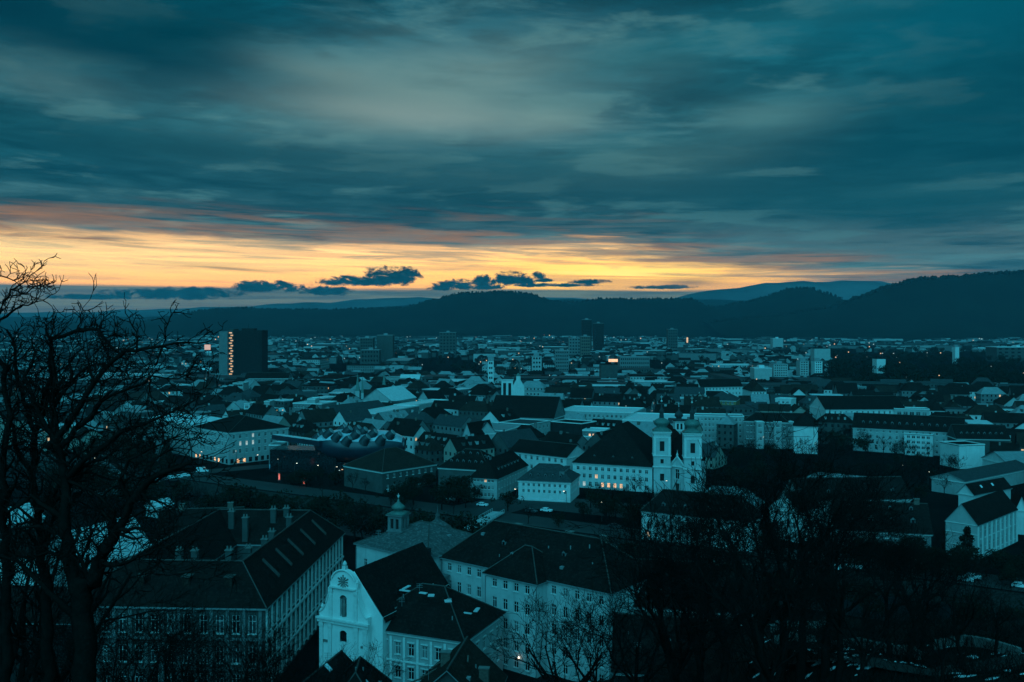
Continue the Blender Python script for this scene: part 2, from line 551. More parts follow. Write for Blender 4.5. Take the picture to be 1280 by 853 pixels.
# ------------------------------------------------------------------ windows
WCACHE = {}


def window_mesh(w, h, style, lit):
    key = (round(w, 2), round(h, 2), style, lit)
    if key in WCACHE:
        return WCACHE[key]
    b = B()
    t, y0, y1 = 0.10, 0.10, 0.20
    b.box(0, t, y0, y1, 0, h, 0)
    b.box(w - t, w, y0, y1, 0, h, 0)
    b.box(t, w - t, y0, y1, 0, t, 0)
    b.box(t, w - t, y0, y1, h - t, h, 0)
    b.box(w / 2 - 0.05, w / 2 + 0.05, y0 + 0.01, y1 - 0.01, t, h - t, 0)
    if h > 1.3:
        zz = h * 0.66
        b.box(t, w / 2 - 0.05, y0 + 0.02, y1 - 0.02, zz, zz + 0.09, 0)
        b.box(w / 2 + 0.05, w - t, y0 + 0.02, y1 - 0.02, zz, zz + 0.09, 0)
    if style != 'plain':
        b.box(-0.12, w + 0.12, -0.13, 0.09, -0.13, -0.003, 1)
    if style == 'hood':
        b.box(-0.15, w + 0.15, -0.16, -0.003, h + 0.12, h + 0.32, 1)
    fr = b.mesh('window', [M['frame'], M['trim']])
    b2 = B()
    b2.poly([(0, 0.16, 0), (w, 0.16, 0), (w, 0.16, h), (0, 0.16, h)])
    pn = b2.mesh('pane', [M[lit]])
    b3 = B()
    b3.v, b3.f, b3.m = list(b.v), list(b.f), list(b.m)
    b3.poly([(0, 0.16, 0), (w, 0.16, 0), (w, 0.16, h), (0, 0.16, h)], 2)
    both = b3.mesh('window', [M['frame'], M['trim'], M[lit]])
    WCACHE[key] = (fr, pn, both)
    return WCACHE[key]


def facade(b, P, Q, z0, z1, ops, depth=0.24, mi=0):
    """wall from P to Q (outside on the right-hand side) with real openings and their reveals"""
    L = sqrt((Q[0] - P[0]) ** 2 + (Q[1] - P[1]) ** 2)
    d = ((Q[0] - P[0]) / L, (Q[1] - P[1]) / L)
    inn = (-d[1], d[0])

    def pt(s, z, dep=0.0):
        return (P[0] + d[0] * s + inn[0] * dep, P[1] + d[1] * s + inn[1] * dep, z)
    br = sorted({0.0, round(L, 4)} | {round(o_[0], 4) for o_ in ops} | {round(o_[1], 4) for o_ in ops})
    for u, v in zip(br, br[1:]):
        if v - u < 1e-4:
            continue
        zc = z0
        for a, c in sorted((o_[2], o_[3]) for o_ in ops if o_[0] < (u + v) / 2 < o_[1]):
            if a > zc + 1e-4:
                b.poly([pt(u, zc), pt(v, zc), pt(v, a), pt(u, a)], mi)
            zc = c
        if zc < z1 - 1e-4:
            b.poly([pt(u, zc), pt(v, zc), pt(v, z1), pt(u, z1)], mi)
    for s0, s1, a, c in ops:
        b.poly([pt(s0, a), pt(s0, c), pt(s0, c, depth), pt(s0, a, depth)], mi)
        b.poly([pt(s1, a), pt(s1, a, depth), pt(s1, c, depth), pt(s1, c)], mi)
        b.poly([pt(s0, a), pt(s0, a, depth), pt(s1, a, depth), pt(s1, a)], mi)
        b.poly([pt(s0, c), pt(s1, c), pt(s1, c, depth), pt(s0, c, depth)], mi)


def add_windows(root, P, Q, ops, style, detail, lits, prob, rng):
    L = sqrt((Q[0] - P[0]) ** 2 + (Q[1] - P[1]) ** 2)
    d = ((Q[0] - P[0]) / L, (Q[1] - P[1]) / L)
    ang = atan2(d[1], d[0])
    rl = wloc(root)
    for i, (s0, s1, a, c) in enumerate(ops):
        lit = lits.get(i, 'glass')
        if lit == 'glass':
            lit = rng.choice(['glass', 'glass', 'glass', 'glass', 'blind', 'blind', 'curtain'])
        if lit == 'glass' and rng.random() < prob:
            lit = rng.choice(['lit', 'lit', 'litw'])
        fr, pn, both = window_mesh(s1 - s0, c - a, style, lit)
        o = bpy.data.objects.new('window', fr if detail else both)
        COL.objects.link(o)
        o.parent = root
        o.location = (P[0] + d[0] * s0 - rl[0], P[1] + d[1] * s0 - rl[1], a - rl[2])
        o.rotation_euler = (0, 0, ang)
        if detail:
            p_ = bpy.data.objects.new('pane', pn)
            COL.objects.link(p_)
            p_.parent = o


def grid_ops(L, n, rows, w, m):
    ops = []
    for r, (sill, hh) in enumerate(rows):
        for c in range(n):
            s = m + (L - 2 * m) * (c + 0.5) / n
            ops.append((s - w / 2, s + w / 2, sill, sill + hh))
    return ops


def lerp(a, b, t):
    return (a[0] + (b[0] - a[0]) * t, a[1] + (b[1] - a[1]) * t)


def rect(A, Bp, depth):
    L = sqrt((Bp[0] - A[0]) ** 2 + (Bp[1] - A[1]) ** 2)
    n = (-(Bp[1] - A[1]) / L, (Bp[0] - A[0]) / L)
    return [A, Bp, (Bp[0] + n[0] * depth, Bp[1] + n[1] * depth), (A[0] + n[0] * depth, A[1] + n[1] * depth)]


def grow_plan(c, o):
    out_ = []
    n = len(c)
    for i in range(n):
        a, p_, q_ = c[i - 1], c[i], c[(i + 1) % n]
        d1 = (p_[0] - a[0], p_[1] - a[1])
        d2 = (q_[0] - p_[0], q_[1] - p_[1])
        l1 = sqrt(d1[0] ** 2 + d1[1] ** 2)
        l2 = sqrt(d2[0] ** 2 + d2[1] ** 2)
        out_.append((p_[0] + o * (d1[0] / l1 - d2[0] / l2), p_[1] + o * (d1[1] / l1 - d2[1] / l2)))
    return out_


HERO = []       # plans already taken


def bld(name, label, cat, A, Bp, depth, h, roof='hip', rh=5.0, inset=0.9, wall='pale', rm='roof', z0=0.0, wins=None, over=0.5, chim=(), dorm=(), sky=(), style='sill', detail=0,
        prob=0.02, group=None, root=None, axis=None, cornice=True, seed=1, trim='trim', ridge=True):
    """one building on a rectangular plan: front edge A-B (left to right as seen), depth away from it, eaves at h"""
    rng = random.Random(seed + int(A[0] * 7 + A[1] * 3))
    c = rect(A, Bp, depth)
    HERO.append(c)
    mid = ((c[0][0] + c[2][0]) / 2, (c[0][1] + c[2][1]) / 2)
    if root is None:
        root = empty(name, (mid[0], mid[1], z0), label, cat, group)
    b = B()
    lw = sqrt((Bp[0] - A[0]) ** 2 + (Bp[1] - A[1]) ** 2)
    Ls = [lw, depth, lw, depth]
    wins = wins or {}
    for e in range(4):
        P, Q = c[e], c[(e + 1) % 4]
        if e in wins:
            d_ = wins[e]
            ops = grid_ops(Ls[e], d_['n'], d_['rows'], d_.get('w', 1.2), d_.get('m', 1.0))
            facade(b, P, Q, z0, h, ops)
            add_windows(root, P, Q, ops, d_.get('style', style), detail, d_.get('lit', {}), prob, rng)
        else:
            facade(b, P, Q, z0, h, [])
    if axis is None:
        axis = 0 if lw >= depth else 1
    cc = c if axis == 0 else [c[1], c[2], c[3], c[0]]
    la, lb = (lw, depth) if axis == 0 else (depth, lw)
    rise = lambda fx, fy: 0.0
    if roof in ('hip', 'gable'):
        if roof == 'gable':
            b.poly([(*cc[1], h), (*cc[2], h), (*lerp(cc[1], cc[2], 0.5), h + rh)])
            b.poly([(*cc[3], h), (*cc[0], h), (*lerp(cc[3], cc[0], 0.5), h + rh)])
        o = grow_plan(cc, over)
        zo = h - over * rh / (lb / 2)
        ins = min(0.5, (lb / 2 * inset) / la) if roof == 'hip' else -over / la
        m1, m2 = lerp(cc[0], cc[3], 0.5), lerp(cc[1], cc[2], 0.5)
        r1, r2 = lerp(m1, m2, ins), lerp(m1, m2, 1 - ins)
        zr = h + rh
        rb = B()
        th = 0.22
        g = 0.02
        e_ = [(x, y, zo + th) for x, y in o]
        R1, R2 = (*r1, zr + th), (*r2, zr + th)
        rb.poly([e_[0], e_[1], R2, R1])
        rb.poly([e_[2], e_[3], R1, R2])
        if roof == 'hip':
            rb.poly([e_[1], e_[2], R2])
            rb.poly([e_[3], e_[0], R1])
        for i in range(4):
            p_, q_ = o[i], o[(i + 1) % 4]
            if roof == 'gable' and i in (1, 3):
                continue
            rb.poly([(*p_, zo), (*q_, zo), (*q_, zo + th), (*p_, zo + th)], 1)
        if roof == 'hip':
            rb.poly([(x, y, zo) for x, y in reversed(o)], 1)
        else:                                                  # open verge: underside of both slopes
            U1, U2 = (*r1, zr), (*r2, zr)
            u_ = [(x, y, zo) for x, y in o]
            rb.poly([u_[1], u_[0], U1, U2], 1)
            rb.poly([u_[3], u_[2], U2, U1], 1)
            for a_, e2, rr, uu in ((1, 1, R2, U2), (2, 2, R2, U2), (0, 0, R1, U1), (3, 3, R1, U1)):
                rb.poly([u_[a_], e_[a_], rr, uu], 1)
        rf = rb.build('roof', [M[rm], M['metald']], root)
        if ridge and lw * F / mid[1] > 40:
            q2 = B()
            q2.tube([(r1[0], r1[1], zr + th + 0.04), (r2[0], r2[1], zr + th + 0.04)], [0.16, 0.16], 5)
            if roof == 'hip':
                for E, R in ((e_[0], R1), (e_[3], R1), (e_[1], R2), (e_[2], R2)):
                    q2.tube([(E[0], E[1], E[2] + 0.04), (R[0], R[1], R[2] + 0.04)], [0.13, 0.13], 4)
            q2.build('ridge_tiles', M['ridge'], rf)

        def rise(fx, fy):
            if axis == 1:
                fx, fy = fy, 1 - fx
            v = 1 - abs(2 * fy - 1)
            if roof == 'hip':
                v = min(v, min(fx, 1 - fx) / max(ins, 1e-3))
            return rh * v
    else:
        rb = B()
        pr = 0.5 if roof == 'flat' else 0.3
        rb.hexa(grow_plan(c, 0.12), h + 0.004, h + 0.25, 0)
        inn = grow_plan(c, -0.25)
        og = grow_plan(c, 0.12)
        for i in range(4):
            j = (i + 1) % 4
            rb.hexa([og[i], og[j], inn[j], inn[i]], h + 0.25, h + 0.25 + pr, 1)
        rf = rb.build('roof', [M[rm], M[trim]], root)
    if cornice and roof != 'flat':
        cb = B()
        og = grow_plan(c, 0.28)
        ig = grow_plan(c, 0.004)
        for i in range(4):
            j = (i + 1) % 4
            cb.hexa([og[i], og[j], ig[j], ig[i]], h - 0.75, h - 0.36, 0)
        cb.build('cornice', M[trim], root)
    b.build('wall', M[wall], root)
    if detail:
        for t_ in (.004, .996):
            x, y = lerp(A, Bp, t_)
            nx_, ny_ = (Bp[1] - A[1]) / lw, -(Bp[0] - A[0]) / lw
            q2 = B()
            q2.tube([(x + nx_ * .14, y + ny_ * .14, z0 + .1), (x + nx_ * .14, y + ny_ * .14, h - .8)], [.09, .09], 6)
            q2.build('downpipe', M['metald'], root)

    def P3(fx, fy):
        a_ = lerp(c[0], c[1], fx)
        b_ = lerp(c[3], c[2], fx)
        x, y = lerp(a_, b_, fy)
        return x, y, h + rise(fx, fy)
    ang = atan2(Bp[1] - A[1], Bp[0] - A[0])
    if mid[1] < 240 and roof != 'flat':                        # vents, aerials and walk boards on the near roofs
        for _ in range(int(lw * depth / 55) + 1):
            x, y, z = P3(rng.uniform(.08, .92), rng.choice([rng.uniform(.1, .42), rng.uniform(.5, .8)]))
            q2 = B()
            kd = rng.random()
            if kd < .5:
                q2.tube([(x, y, z - .2), (x, y, z + rng.uniform(.5, .9))], [.13, .13], 6)
                q2.build('vent_pipe', M['metald'], rf)
            elif kd < .68:
                hh = rng.uniform(1.8, 3.0)
                q2.tube([(x, y, z - .2), (x, y, z + hh)], [.04, .03], 4)
                for u in (.0, .35, .7):
                    q2.box(x - .6, x + .6, y - .025, y + .025, z + hh - .1 - u, z + hh - .05 - u)
                q2.build('aerial', M['metald'], rf)
            else:
                q2.obox(x, y, z - .1, z + .45, .7, .9, ang)
                q2.build('roof_hatch', M['metald'], rf)
    for fx, fy, hh in chim:
        x, y, z = P3(fx, fy)
        q2 = B()
        q2.obox(x, y, z - 0.8, z + hh, 1.5, 0.8, ang, 0)
        q2.obox(x, y, z + hh, z + hh + 0.18, 1.75, 1.05, ang, 1)
        q2.build('chimney', [M['brick'], M['stone']], rf)
    ca, sa = cos(ang), sin(ang)
    for e, n, fr, sz in dorm:                                   # row of dormers along edge e at fraction fr up the slope
        for i in range(n):
            t = (i + 0.5) / n
            t = 0.14 + 0.72 * t if roof == 'hip' else 0.06 + 0.88 * t
            if e == 0:
                fx, fy, a2 = t, fr * 0.5, ang
            elif e == 1:
                fx, fy, a2 = 1 - fr * 0.5, t, ang + pi / 2
            elif e == 2:
                fx, fy, a2 = 1 - t, 1 - fr * 0.5, ang + pi
            else:
                fx, fy, a2 = fr * 0.5, 1 - t, ang - pi / 2
            x, y, z = P3(fx, fy)
            ux, uy = cos(a2), sin(a2)
            nx, ny = -uy, ux                                   # into the roof
            w, dpt, hh = sz, sz * 1.7, sz * 1.0

            def pp(u, v, zz):
                return (x + ux * u + nx * v, y + uy * u + ny * v, z + zz)
            q2 = B()
            q2.poly([pp(-w / 2, 0, -0.3), pp(w / 2, 0, -0.3), pp(w / 2, 0, hh), pp(0, 0, hh * 1.5), pp(-w / 2, 0, hh)], 0)
            q2.poly([pp(-w / 2, 0, -0.3), pp(-w / 2, 0, hh), pp(-w / 2, dpt, hh), pp(-w / 2, dpt, -0.3)], 0)
            q2.poly([pp(w / 2, 0, -0.3), pp(w / 2, dpt, -0.3), pp(w / 2, dpt, hh), pp(w / 2, 0, hh)], 0)
            q2.poly([pp(-w / 2 - .15, -0.15, hh), pp(0, -0.15, hh * 1.5 + .08), pp(0, dpt, hh * 1.5 + .08), pp(-w / 2 - .15, dpt, hh)], 1)
            q2.poly([pp(w / 2 + .15, -0.15, hh), pp(w / 2 + .15, dpt, hh), pp(0, dpt, hh * 1.5 + .08), pp(0, -0.15, hh * 1.5 + .08)], 1)
            q2.poly([pp(-w * .33, -0.03, hh * .12), pp(w * .33, -0.03, hh * .12), pp(w * .33, -0.03, hh * .9), pp(-w * .33, -0.03, hh * .9)], 2)
            q2.build('dormer', [M['grey'], M[rm], M['glass']], rf)
    for fx, fy, lx, ly in sky:
        x, y, z = P3(fx, fy)
        e1 = 0.01
        zx = (P3(fx + e1, fy)[2] - P3(fx - e1, fy)[2]) / (2 * e1 * lw)
        zy = (P3(fx, fy + e1)[2] - P3(fx, fy - e1)[2]) / (2 * e1 * depth)
        q2 = B()
        cr = []
        for u, v in ((-1, -1), (1, -1), (1, 1), (-1, 1)):
            u, v = u * lx / 2, v * ly / 2
            cr.append((x + ca * u - sa * v, y + sa * u + ca * v, z + zx * u + zy * v))
        i0 = len(q2.v)
        q2.v += [(a_, b_, z_ + 0.1) for a_, b_, z_ in cr] + [(a_, b_, z_ + 0.42) for a_, b_, z_ in cr]
        for a_ in range(4):
            q2.f.append((a_, (a_ + 1) % 4, 4 + (a_ + 1) % 4, 4 + a_))
            q2.m.append(0)
        q2.f.append((4, 5, 6, 7))
        q2.m.append(0)
        q2.build('skylight', M['sky_l'], rf)
    return root


def E(px, py, h):
    return at(px, py, h)


# ================================================================== SETTING
RY, RS, RH = 296.0, -0.62, 25.0                                # river: Y = RY + RS * X, half width in Y


def river_y(x):
    x = max(-900.0, min(330.0, x))
    return RY + RS * x


xs = [-9000, -900, -700, -500, -350, -250, -200, -150, -100, -50, 0, 50, 100, 150, 200, 260, 330, 9000]
g = B()
w_ = B()
wl = B()
for i in range(len(xs) - 1):
    a, c = xs[i], xs[i + 1]
    ya, yc = river_y(a), river_y(c)
    g.poly([(a, ya + RH, 0), (c, yc + RH, 0), (c, 14000, 0), (a, 14000, 0)])
    g.poly([(a, -600, 0), (c, -600, 0), (c, yc - RH, 0), (a, ya - RH, 0)])
    w_.poly([(a, ya - RH - 1, -5.5), (c, yc - RH - 1, -5.5), (c, yc + RH + 1, -5.5), (a, ya + RH + 1, -5.5)])
    wl.poly([(a, ya - RH, -6.5), (c, yc - RH, -6.5), (c, yc - RH, 0), (a, ya - RH, 0)])
    wl.poly([(a, ya + RH, -6.5), (a, ya + RH, 0), (c, yc + RH, 0), (c, yc + RH, -6.5)])
tag(g.build('ground', M['ground']), kind='structure')
tag(w_.build('river', M['water']), kind='structure')
tag(wl.build('embankment', M['dstone']), kind='structure')


def strip(name, pts, width, z, m):
    b = B()
    L_, R_ = [], []
    for i, p_ in enumerate(pts):
        a, c = pts[max(0, i - 1)], pts[min(len(pts) - 1, i + 1)]
        d = (c[0] - a[0], c[1] - a[1])
        l = sqrt(d[0] ** 2 + d[1] ** 2)
        n = (-d[1] / l * width / 2, d[0] / l * width / 2)
        zz = p_[2] if len(p_) > 2 else z
        L_.append((p_[0] + n[0], p_[1] + n[1], zz))
        R_.append((p_[0] - n[0], p_[1] - n[1], zz))
    for i in range(len(pts) - 1):
        b.poly([R_[i], R_[i + 1], L_[i + 1], L_[i]])
    return tag(b.build(name, M[m]), kind='structure')


quay = [(x, river_y(x) + RH + 12) for x in range(-420, 261, 20)]
strip('quay_road', quay, 12, 0.008, 'road')
strip('quay_pavement', [(x, y - 8.2) for x, y in quay], 4, 0.12, 'pave')
strip('bridge_road', [at(205, 600, 0), at(255, 590, 0), at(330, 583, 0), at(420, 580)], 12, 0.018, 'road')
strip('square', [at(590, 640, 0), at(640, 628, 0), at(700, 630, 0), at(800, 640)], 26, 0.022, 'road')


# ---------------- the wooded slope below the viewpoint
def prof(Y, right):
    pts = [(-40, 66), (6, 65), (22, 57.5), (60, 43.5), (100, 34.0), (140, 24.5), (165, 13.0), (188, 0.2), (190, -0.6), (900, -0.6)] if right else \
          [(-40, 66), (6, 65), (22, 57), (60, 38), (100, 20), (130, 7), (150, 0.0), (152, -0.6), (900, -0.6)]
    for (a, za), (b_, zb) in zip(pts, pts[1:]):
        if a <= Y <= b_:
            return za + (zb - za) * (Y - a) / (b_ - a)
    return -0.6


def hz(x, y):
    t = max(0.0, min(1.0, (x - 6) / 30.0))
    t = t * t * (3 - 2 * t)
    z = prof(y, False) * (1 - t) + prof(y, True) * t
    if x > 95:                                                  # ends before the quay on the right
        z -= (x - 95) * 0.1
    if z > 0:
        z += 0.7 * sin(x * 0.31 + y * 0.17) + 0.5 * sin(x * 0.11 - y * 0.29)
    return max(z, -0.6)


g = B()
NX, NY = 100, 64
for j in range(NY + 1):
    for i in range(NX + 1):
        x = -150 + 300 * i / NX
        y = -40 + 240 * j / NY
        g.v.append((x, y, hz(x, y)))
for j in range(NY):
    for i in range(NX):
        a = j * (NX + 1) + i
        g.f.append((a, a + 1, a + NX + 2, a + NX + 1))
        g.m.append(0)
tag(g.build('hillside', M['slope'], smooth=True), kind='structure')

# ---------------- hills on the horizon


def hill(name, prof_px, Y, depth, seed, amp=1.2):
    """ridge seen at the rows prof_px [(px, py)], standing Y metres away, falling to the plain on both sides"""
    rng = random.Random(seed)
    b = B()
    n = 150
    x0, x1 = prof_px[0][0], prof_px[-1][0]
    tops = []
    ph = [rng.uniform(0, 6) for _ in range(6)]
    for i in range(n + 1):
        px = x0 + (x1 - x0) * i / n
        for (a, ya), (c, yc) in zip(prof_px, prof_px[1:]):
            if a <= px <= c:
                t = (px - a) / (c - a)
                t2 = t * t * (3 - 2 * t)
                py = ya + (yc - ya) * (0.5 * t + 0.5 * t2)
                break
        py += amp * (0.5 * sin(px * 0.061 + ph[0]) + 0.35 * sin(px * 0.133 + ph[1]) + 0.25 * sin(px * 0.29 + ph[2]))
        tops.append(((px - 640) * Y / F, max(2.0, CAMZ - (py - HZ) * Y / F)))
    prof_d = [(-1.0, 0.0), (-0.72, 0.18), (-0.45, 0.5), (-0.2, 0.86), (0.0, 1.0), (0.25, 0.85), (1.0, 0.0)]
    rows = len(prof_d)
    for x, z in tops:
        for q_, (dd, fz) in enumerate(prof_d):
            j = 1 + 0.10 * sin(x * 0.006 * (q_ + 1) + ph[q_ % 6]) * (1 - fz)
            b.v.append((x * (1 + dd * depth / Y * 0.4), Y + dd * depth * j, -2.0 + (z + 2.0) * fz))
    for i in range(n):
        for q_ in range(rows - 1):
            a = i * rows + q_
            b.f.append((a, a + rows, a + rows + 1, a + 1))
            b.m.append(0)
    o = tag(b.build(name, M['hazehill' if 'mountains' in name else 'hill'], smooth=True), kind='structure')
    return tops


far1 = hill('far_mountains', [(-500, 392), (60, 391), (250, 385), (380, 379), (450, 375), (520, 371), (580, 376), (720, 372), (790, 379), (840, 372), (900, 362), (960, 354), (1040, 351), (1098, 352), (1180, 366), (1400, 362), (1900, 380)], 11000, 2500, 3, 1.6)
far2 = hill('distant_ridge', [(-200, 397), (200, 396), (420, 388), (500, 382), (580, 379), (700, 374), (800, 377), (880, 374), (960, 377), (1200, 380)], 8300, 1500, 5, 0.8)
hl = hill('wooded_hill', [(60, 404), (180, 402), (226, 393), (262, 387), (300, 385), (360, 387), (420, 387), (500, 385), (540, 376), (575, 366.5), (630, 365), (665, 368), (690, 377), (720, 378), (750, 374), (860, 374), (890, 384), (930, 378), (955, 372), (985, 361), (1010, 360), (1035, 368), (1060, 377), (1120, 390), (1250, 398)], 5600, 1300, 9, 0.5)
hr = hill('wooded_mountain', [(880, 403), (960, 396), (1040, 384), (1075, 371), (1110, 358), (1150, 349), (1200, 346), (1230, 343), (1280, 341), (1330, 336), (1500, 330), (1700, 352), (2000, 380)], 4700, 1000, 11, 0.6)
b = B()
rng = random.Random(4)
for tops, Y, cnt, step in ((hr, 4700, 1700, 16), (hl, 5600, 1200, 14)):
    for _ in range(cnt):
        i = rng.randrange(len(tops) - 1)
        t = rng.random()
        x = tops[i][0] + (tops[i + 1][0] - tops[i][0]) * t
        z = tops[i][1] + (tops[i + 1][1] - tops[i][1]) * t
        if z < 60 or abs(x) > Y * 0.66:
            continue
        y = Y + rng.uniform(-60, 40)
        hh = rng.choice([8, 10, 11, 13, 17]) * rng.uniform(.7, 1.2) * (1.0 if Y < 5000 else 0.8)
        b.lathe([(hh * 0.3, z - 8), (hh * rng.uniform(.32, .6), z + hh * 0.25), (hh * rng.uniform(.2, .45), z + hh * 0.55), (0.4, z + hh * 0.8)], x, y, 5, 0, rng.random())
tag(b.build('hill_forest', M['hill']), 'dark forest whose treetops fringe the ridges of the hills on the horizon', 'forest', kind='stuff')

# ================================================================== LARGE BUILDINGS NEAR THE FOOT OF THE HILL
R3 = lambda *a: list(a)


def ringbld(name, label, A, Bp, depth, h, wing, rh, wins, wall, rm, seed=3, cat='building', z0=0.0):
    """courtyard building: four wings round an open yard"""
    rng = random.Random(seed)
    c = rect(A, Bp, depth)
    HERO.append(c)
    mid = ((c[0][0] + c[2][0]) / 2, (c[0][1] + c[2][1]) / 2)
    root = empty(name, (mid[0], mid[1], z0), label, cat)
    lw = sqrt((Bp[0] - A[0]) ** 2 + (Bp[1] - A[1]) ** 2)
    Ls = [lw, depth, lw, depth]
    b = B()
    ci = grow_plan(c, -wing)
    for e in range(4):
        P, Q = c[e], c[(e + 1) % 4]
        if e in wins:
            d_ = wins[e]
            ops = grid_ops(Ls[e], d_['n'], d_['rows'], d_['w'], d_.get('m', 0.8))
            facade(b, P, Q, z0, h, ops, 0.3)
            add_windows(root, P, Q, ops, d_.get('style', 'sill'), 1, d_.get('lit', {}), 0.0, rng)
            ang = atan2(Q[1] - P[1], Q[0] - P[0])
            nx, ny = sin(ang), -cos(ang)
            for i in range(d_['n'] + 1):                       # pilasters between the window bays
                s = d_.get('m', 0.8) + (Ls[e] - 2 * d_.get('m', 0.8)) * i / d_['n']
                x, y = P[0] + cos(ang) * s + nx * 0.13, P[1] + sin(ang) * s + ny * 0.13
                pil = B()
                pil.obox(x, y, d_['rows'][-1][0] - 0.6, h - 0.8, 0.62, 0.26, ang)
                pil.build('pilaster', M['bright' if e == 1 else 'grey'], root)  # paler on the side, greyer on the front: light and shade put into colour
            for zz in d_.get('bands', ()):
                mx, my = lerp(P, Q, 0.5)
                pil = B()
                pil.obox(mx + nx * 0.2, my + ny * 0.2, zz, zz + 0.4, Ls[e] + 0.3, 0.39, ang)
                pil.build('string_course', M['white' if e == 1 else 'grey'], root)  # same painted lit and shaded tones as the pilasters
        else:
            facade(b, P, Q, z0, h, [])
        facade(b, ci[(e + 1) % 4], ci[e], z0, h, grid_ops(Ls[e] - 2 * wing, max(2, int((Ls[e] - 2 * wing) / 4)), [(h - 3.2, 1.8), (h - 7.2, 1.8)], 1.1, 1.0), 0.25)
    b.build('wall', M[wall], root)
    o, r_, i_ = grow_plan(c, 0.6), grow_plan(c, -wing / 2), grow_plan(c, -wing - 0.4)
    rb = B()
    zo = h - 0.6 * rh / (wing / 2)
    rt = B()
    for e in range(4):
        f_ = (e + 1) % 4
        rb.poly([(*o[e], zo + .2), (*o[f_], zo + .2), (*r_[f_], h + rh), (*r_[e], h + rh)])
        rb.poly([(*i_[f_], zo + .2), (*i_[e], zo + .2), (*r_[e], h + rh), (*r_[f_], h + rh)])
        rb.poly([(*o[e], zo - .15), (*o[f_], zo - .15), (*o[f_], zo + .2), (*o[e], zo + .2)], 1)
        rb.poly([(*i_[f_], zo - .15), (*i_[e], zo - .15), (*i_[e], zo + .2), (*i_[f_], zo + .2)], 1)
        rb.poly([(*o[f_], zo - .15), (*o[e], zo - .15), (*c[e], zo - .15), (*c[f_], zo - .15)], 1)
        rt.tube([(*r_[e], h + rh + .05), (*r_[f_], h + rh + .05)], [.17, .17], 5)
        rt.tube([(*o[e], zo + .25), (*r_[e], h + rh + .05)], [.14, .14], 4)
    rf = rb.build('roof', [M[rm], M['metald']], root)
    rt.build('ridge_tiles', M['ridge'], rf)
    return root, rf, c


# ---- long palace with a courtyard, lower left
side_u = (0.0516, 0.99867)
PB = (-46.5, 173.0)
PA = (PB[0] - 36 * 0.99867, PB[1] + 36 * 0.0516)
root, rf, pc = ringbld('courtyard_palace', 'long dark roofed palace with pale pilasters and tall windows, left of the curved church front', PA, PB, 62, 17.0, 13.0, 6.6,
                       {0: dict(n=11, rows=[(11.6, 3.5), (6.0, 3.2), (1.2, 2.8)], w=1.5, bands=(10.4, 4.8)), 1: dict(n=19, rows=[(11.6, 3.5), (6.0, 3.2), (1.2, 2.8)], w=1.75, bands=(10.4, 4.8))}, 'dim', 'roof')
pca = atan2(PB[1] - PA[1], PB[0] - PA[0])


def pal(fx, fy):
    return (PA[0] + (PB[0] - PA[0]) * fx + side_u[0] * 62 * fy, PA[1] + (PB[1] - PA[1]) * fx + side_u[1] * 62 * fy)


for fx, fy, z, hh in ((.34, .28, 20, 4.5), (.42, .30, 20, 4.0), (.66, .24, 21, 4.2), (.70, .36, 19.5, 4.5), (.72, .5, 19, 5.0), (.70, .62, 19, 5.0), (.42, .80, 20, 4.6), (.30, .84, 21, 4.5), (.58, .86, 21.5, 4.4), (.66, .88, 21.5, 4.4), (.72, .80, 20, 5)):
    x, y = pal(fx, fy)
    q2 = B()
    hh *= .62
    q2.obox(x, y, z - 3, z + hh, 1.3, 1.0, pca, 0)
    q2.obox(x, y, z + hh, z + hh + .2, 1.6, 1.3, pca, 1)
    for s in (-.35, .35):
        q2.lathe([(.22, z + hh + .2), (.16, z + hh + .9)], x + s, y, 6, 1)
    q2.build('chimney', [M['dim'], M['stone']], rf)
for fy in (.22, .36, .5, .66, .82):                            # ladders and roof hatches on the long slope
    x, y = pal(1 - 3.2 / 36, fy)
    q2 = B()
    for a, z in ((0, 20.25),):
        q2.v += [(x - 1.6, y - .5, z + 1.75), (x + 1.8, y - .5, z - 1.6), (x + 1.8, y + .5, z - 1.6), (x - 1.6, y + .5, z + 1.75)]
        q2.v += [(x - 1.6, y - .5, z + 2.1), (x + 1.8, y - .5, z - 1.2), (x + 1.8, y + .5, z - 1.2), (x - 1.6, y + .5, z + 2.1)]
        for f_ in ((0, 1, 5, 4), (1, 2, 6, 5), (2, 3, 7, 6), (3, 0, 4, 7), (4, 5, 6, 7)):
            q2.f.append(f_)
            q2.m.append(0)
    q2.build('roof_hatch', M['ridge'], rf)
for fx in (.3, .55, .78):
    x, y = pal(fx, 3.4 / 62)
    q2 = B()
    q2.obox(x, y, 19.5, 21.4, 1.5, 1.8, pca, 0)
    q2.obox(x, y, 21.4, 21.6, 1.8, 2.2, pca, 1)
    q2.build('dormer', [M['roofb'], M['ridge']], rf)

# ---- church with the curved gable (white, two-storey baroque front)
ch = empty('baroque_church', (-32.6, 176.5, 0), 'white baroque church with a curved gable front, rose ornament and arched niche', 'church')
FA, FB = (-37.4, 178.6), (-27.2, 173.6)                         # left and right foot of the front
HERO.append([FA, FB, (-12, 190), (-30, 200)])
fl = sqrt((FB[0] - FA[0]) ** 2 + (FB[1] - FA[1]) ** 2)
fd = ((FB[0] - FA[0]) / fl, (FB[1] - FA[1]) / fl)
fi = (-fd[1], fd[0])
fang = atan2(fd[1], fd[0])


def fp(s, z, dep=0.0):
    return (FA[0] + fd[0] * s + fi[0] * dep, FA[1] + fd[1] * s + fi[1] * dep, z)


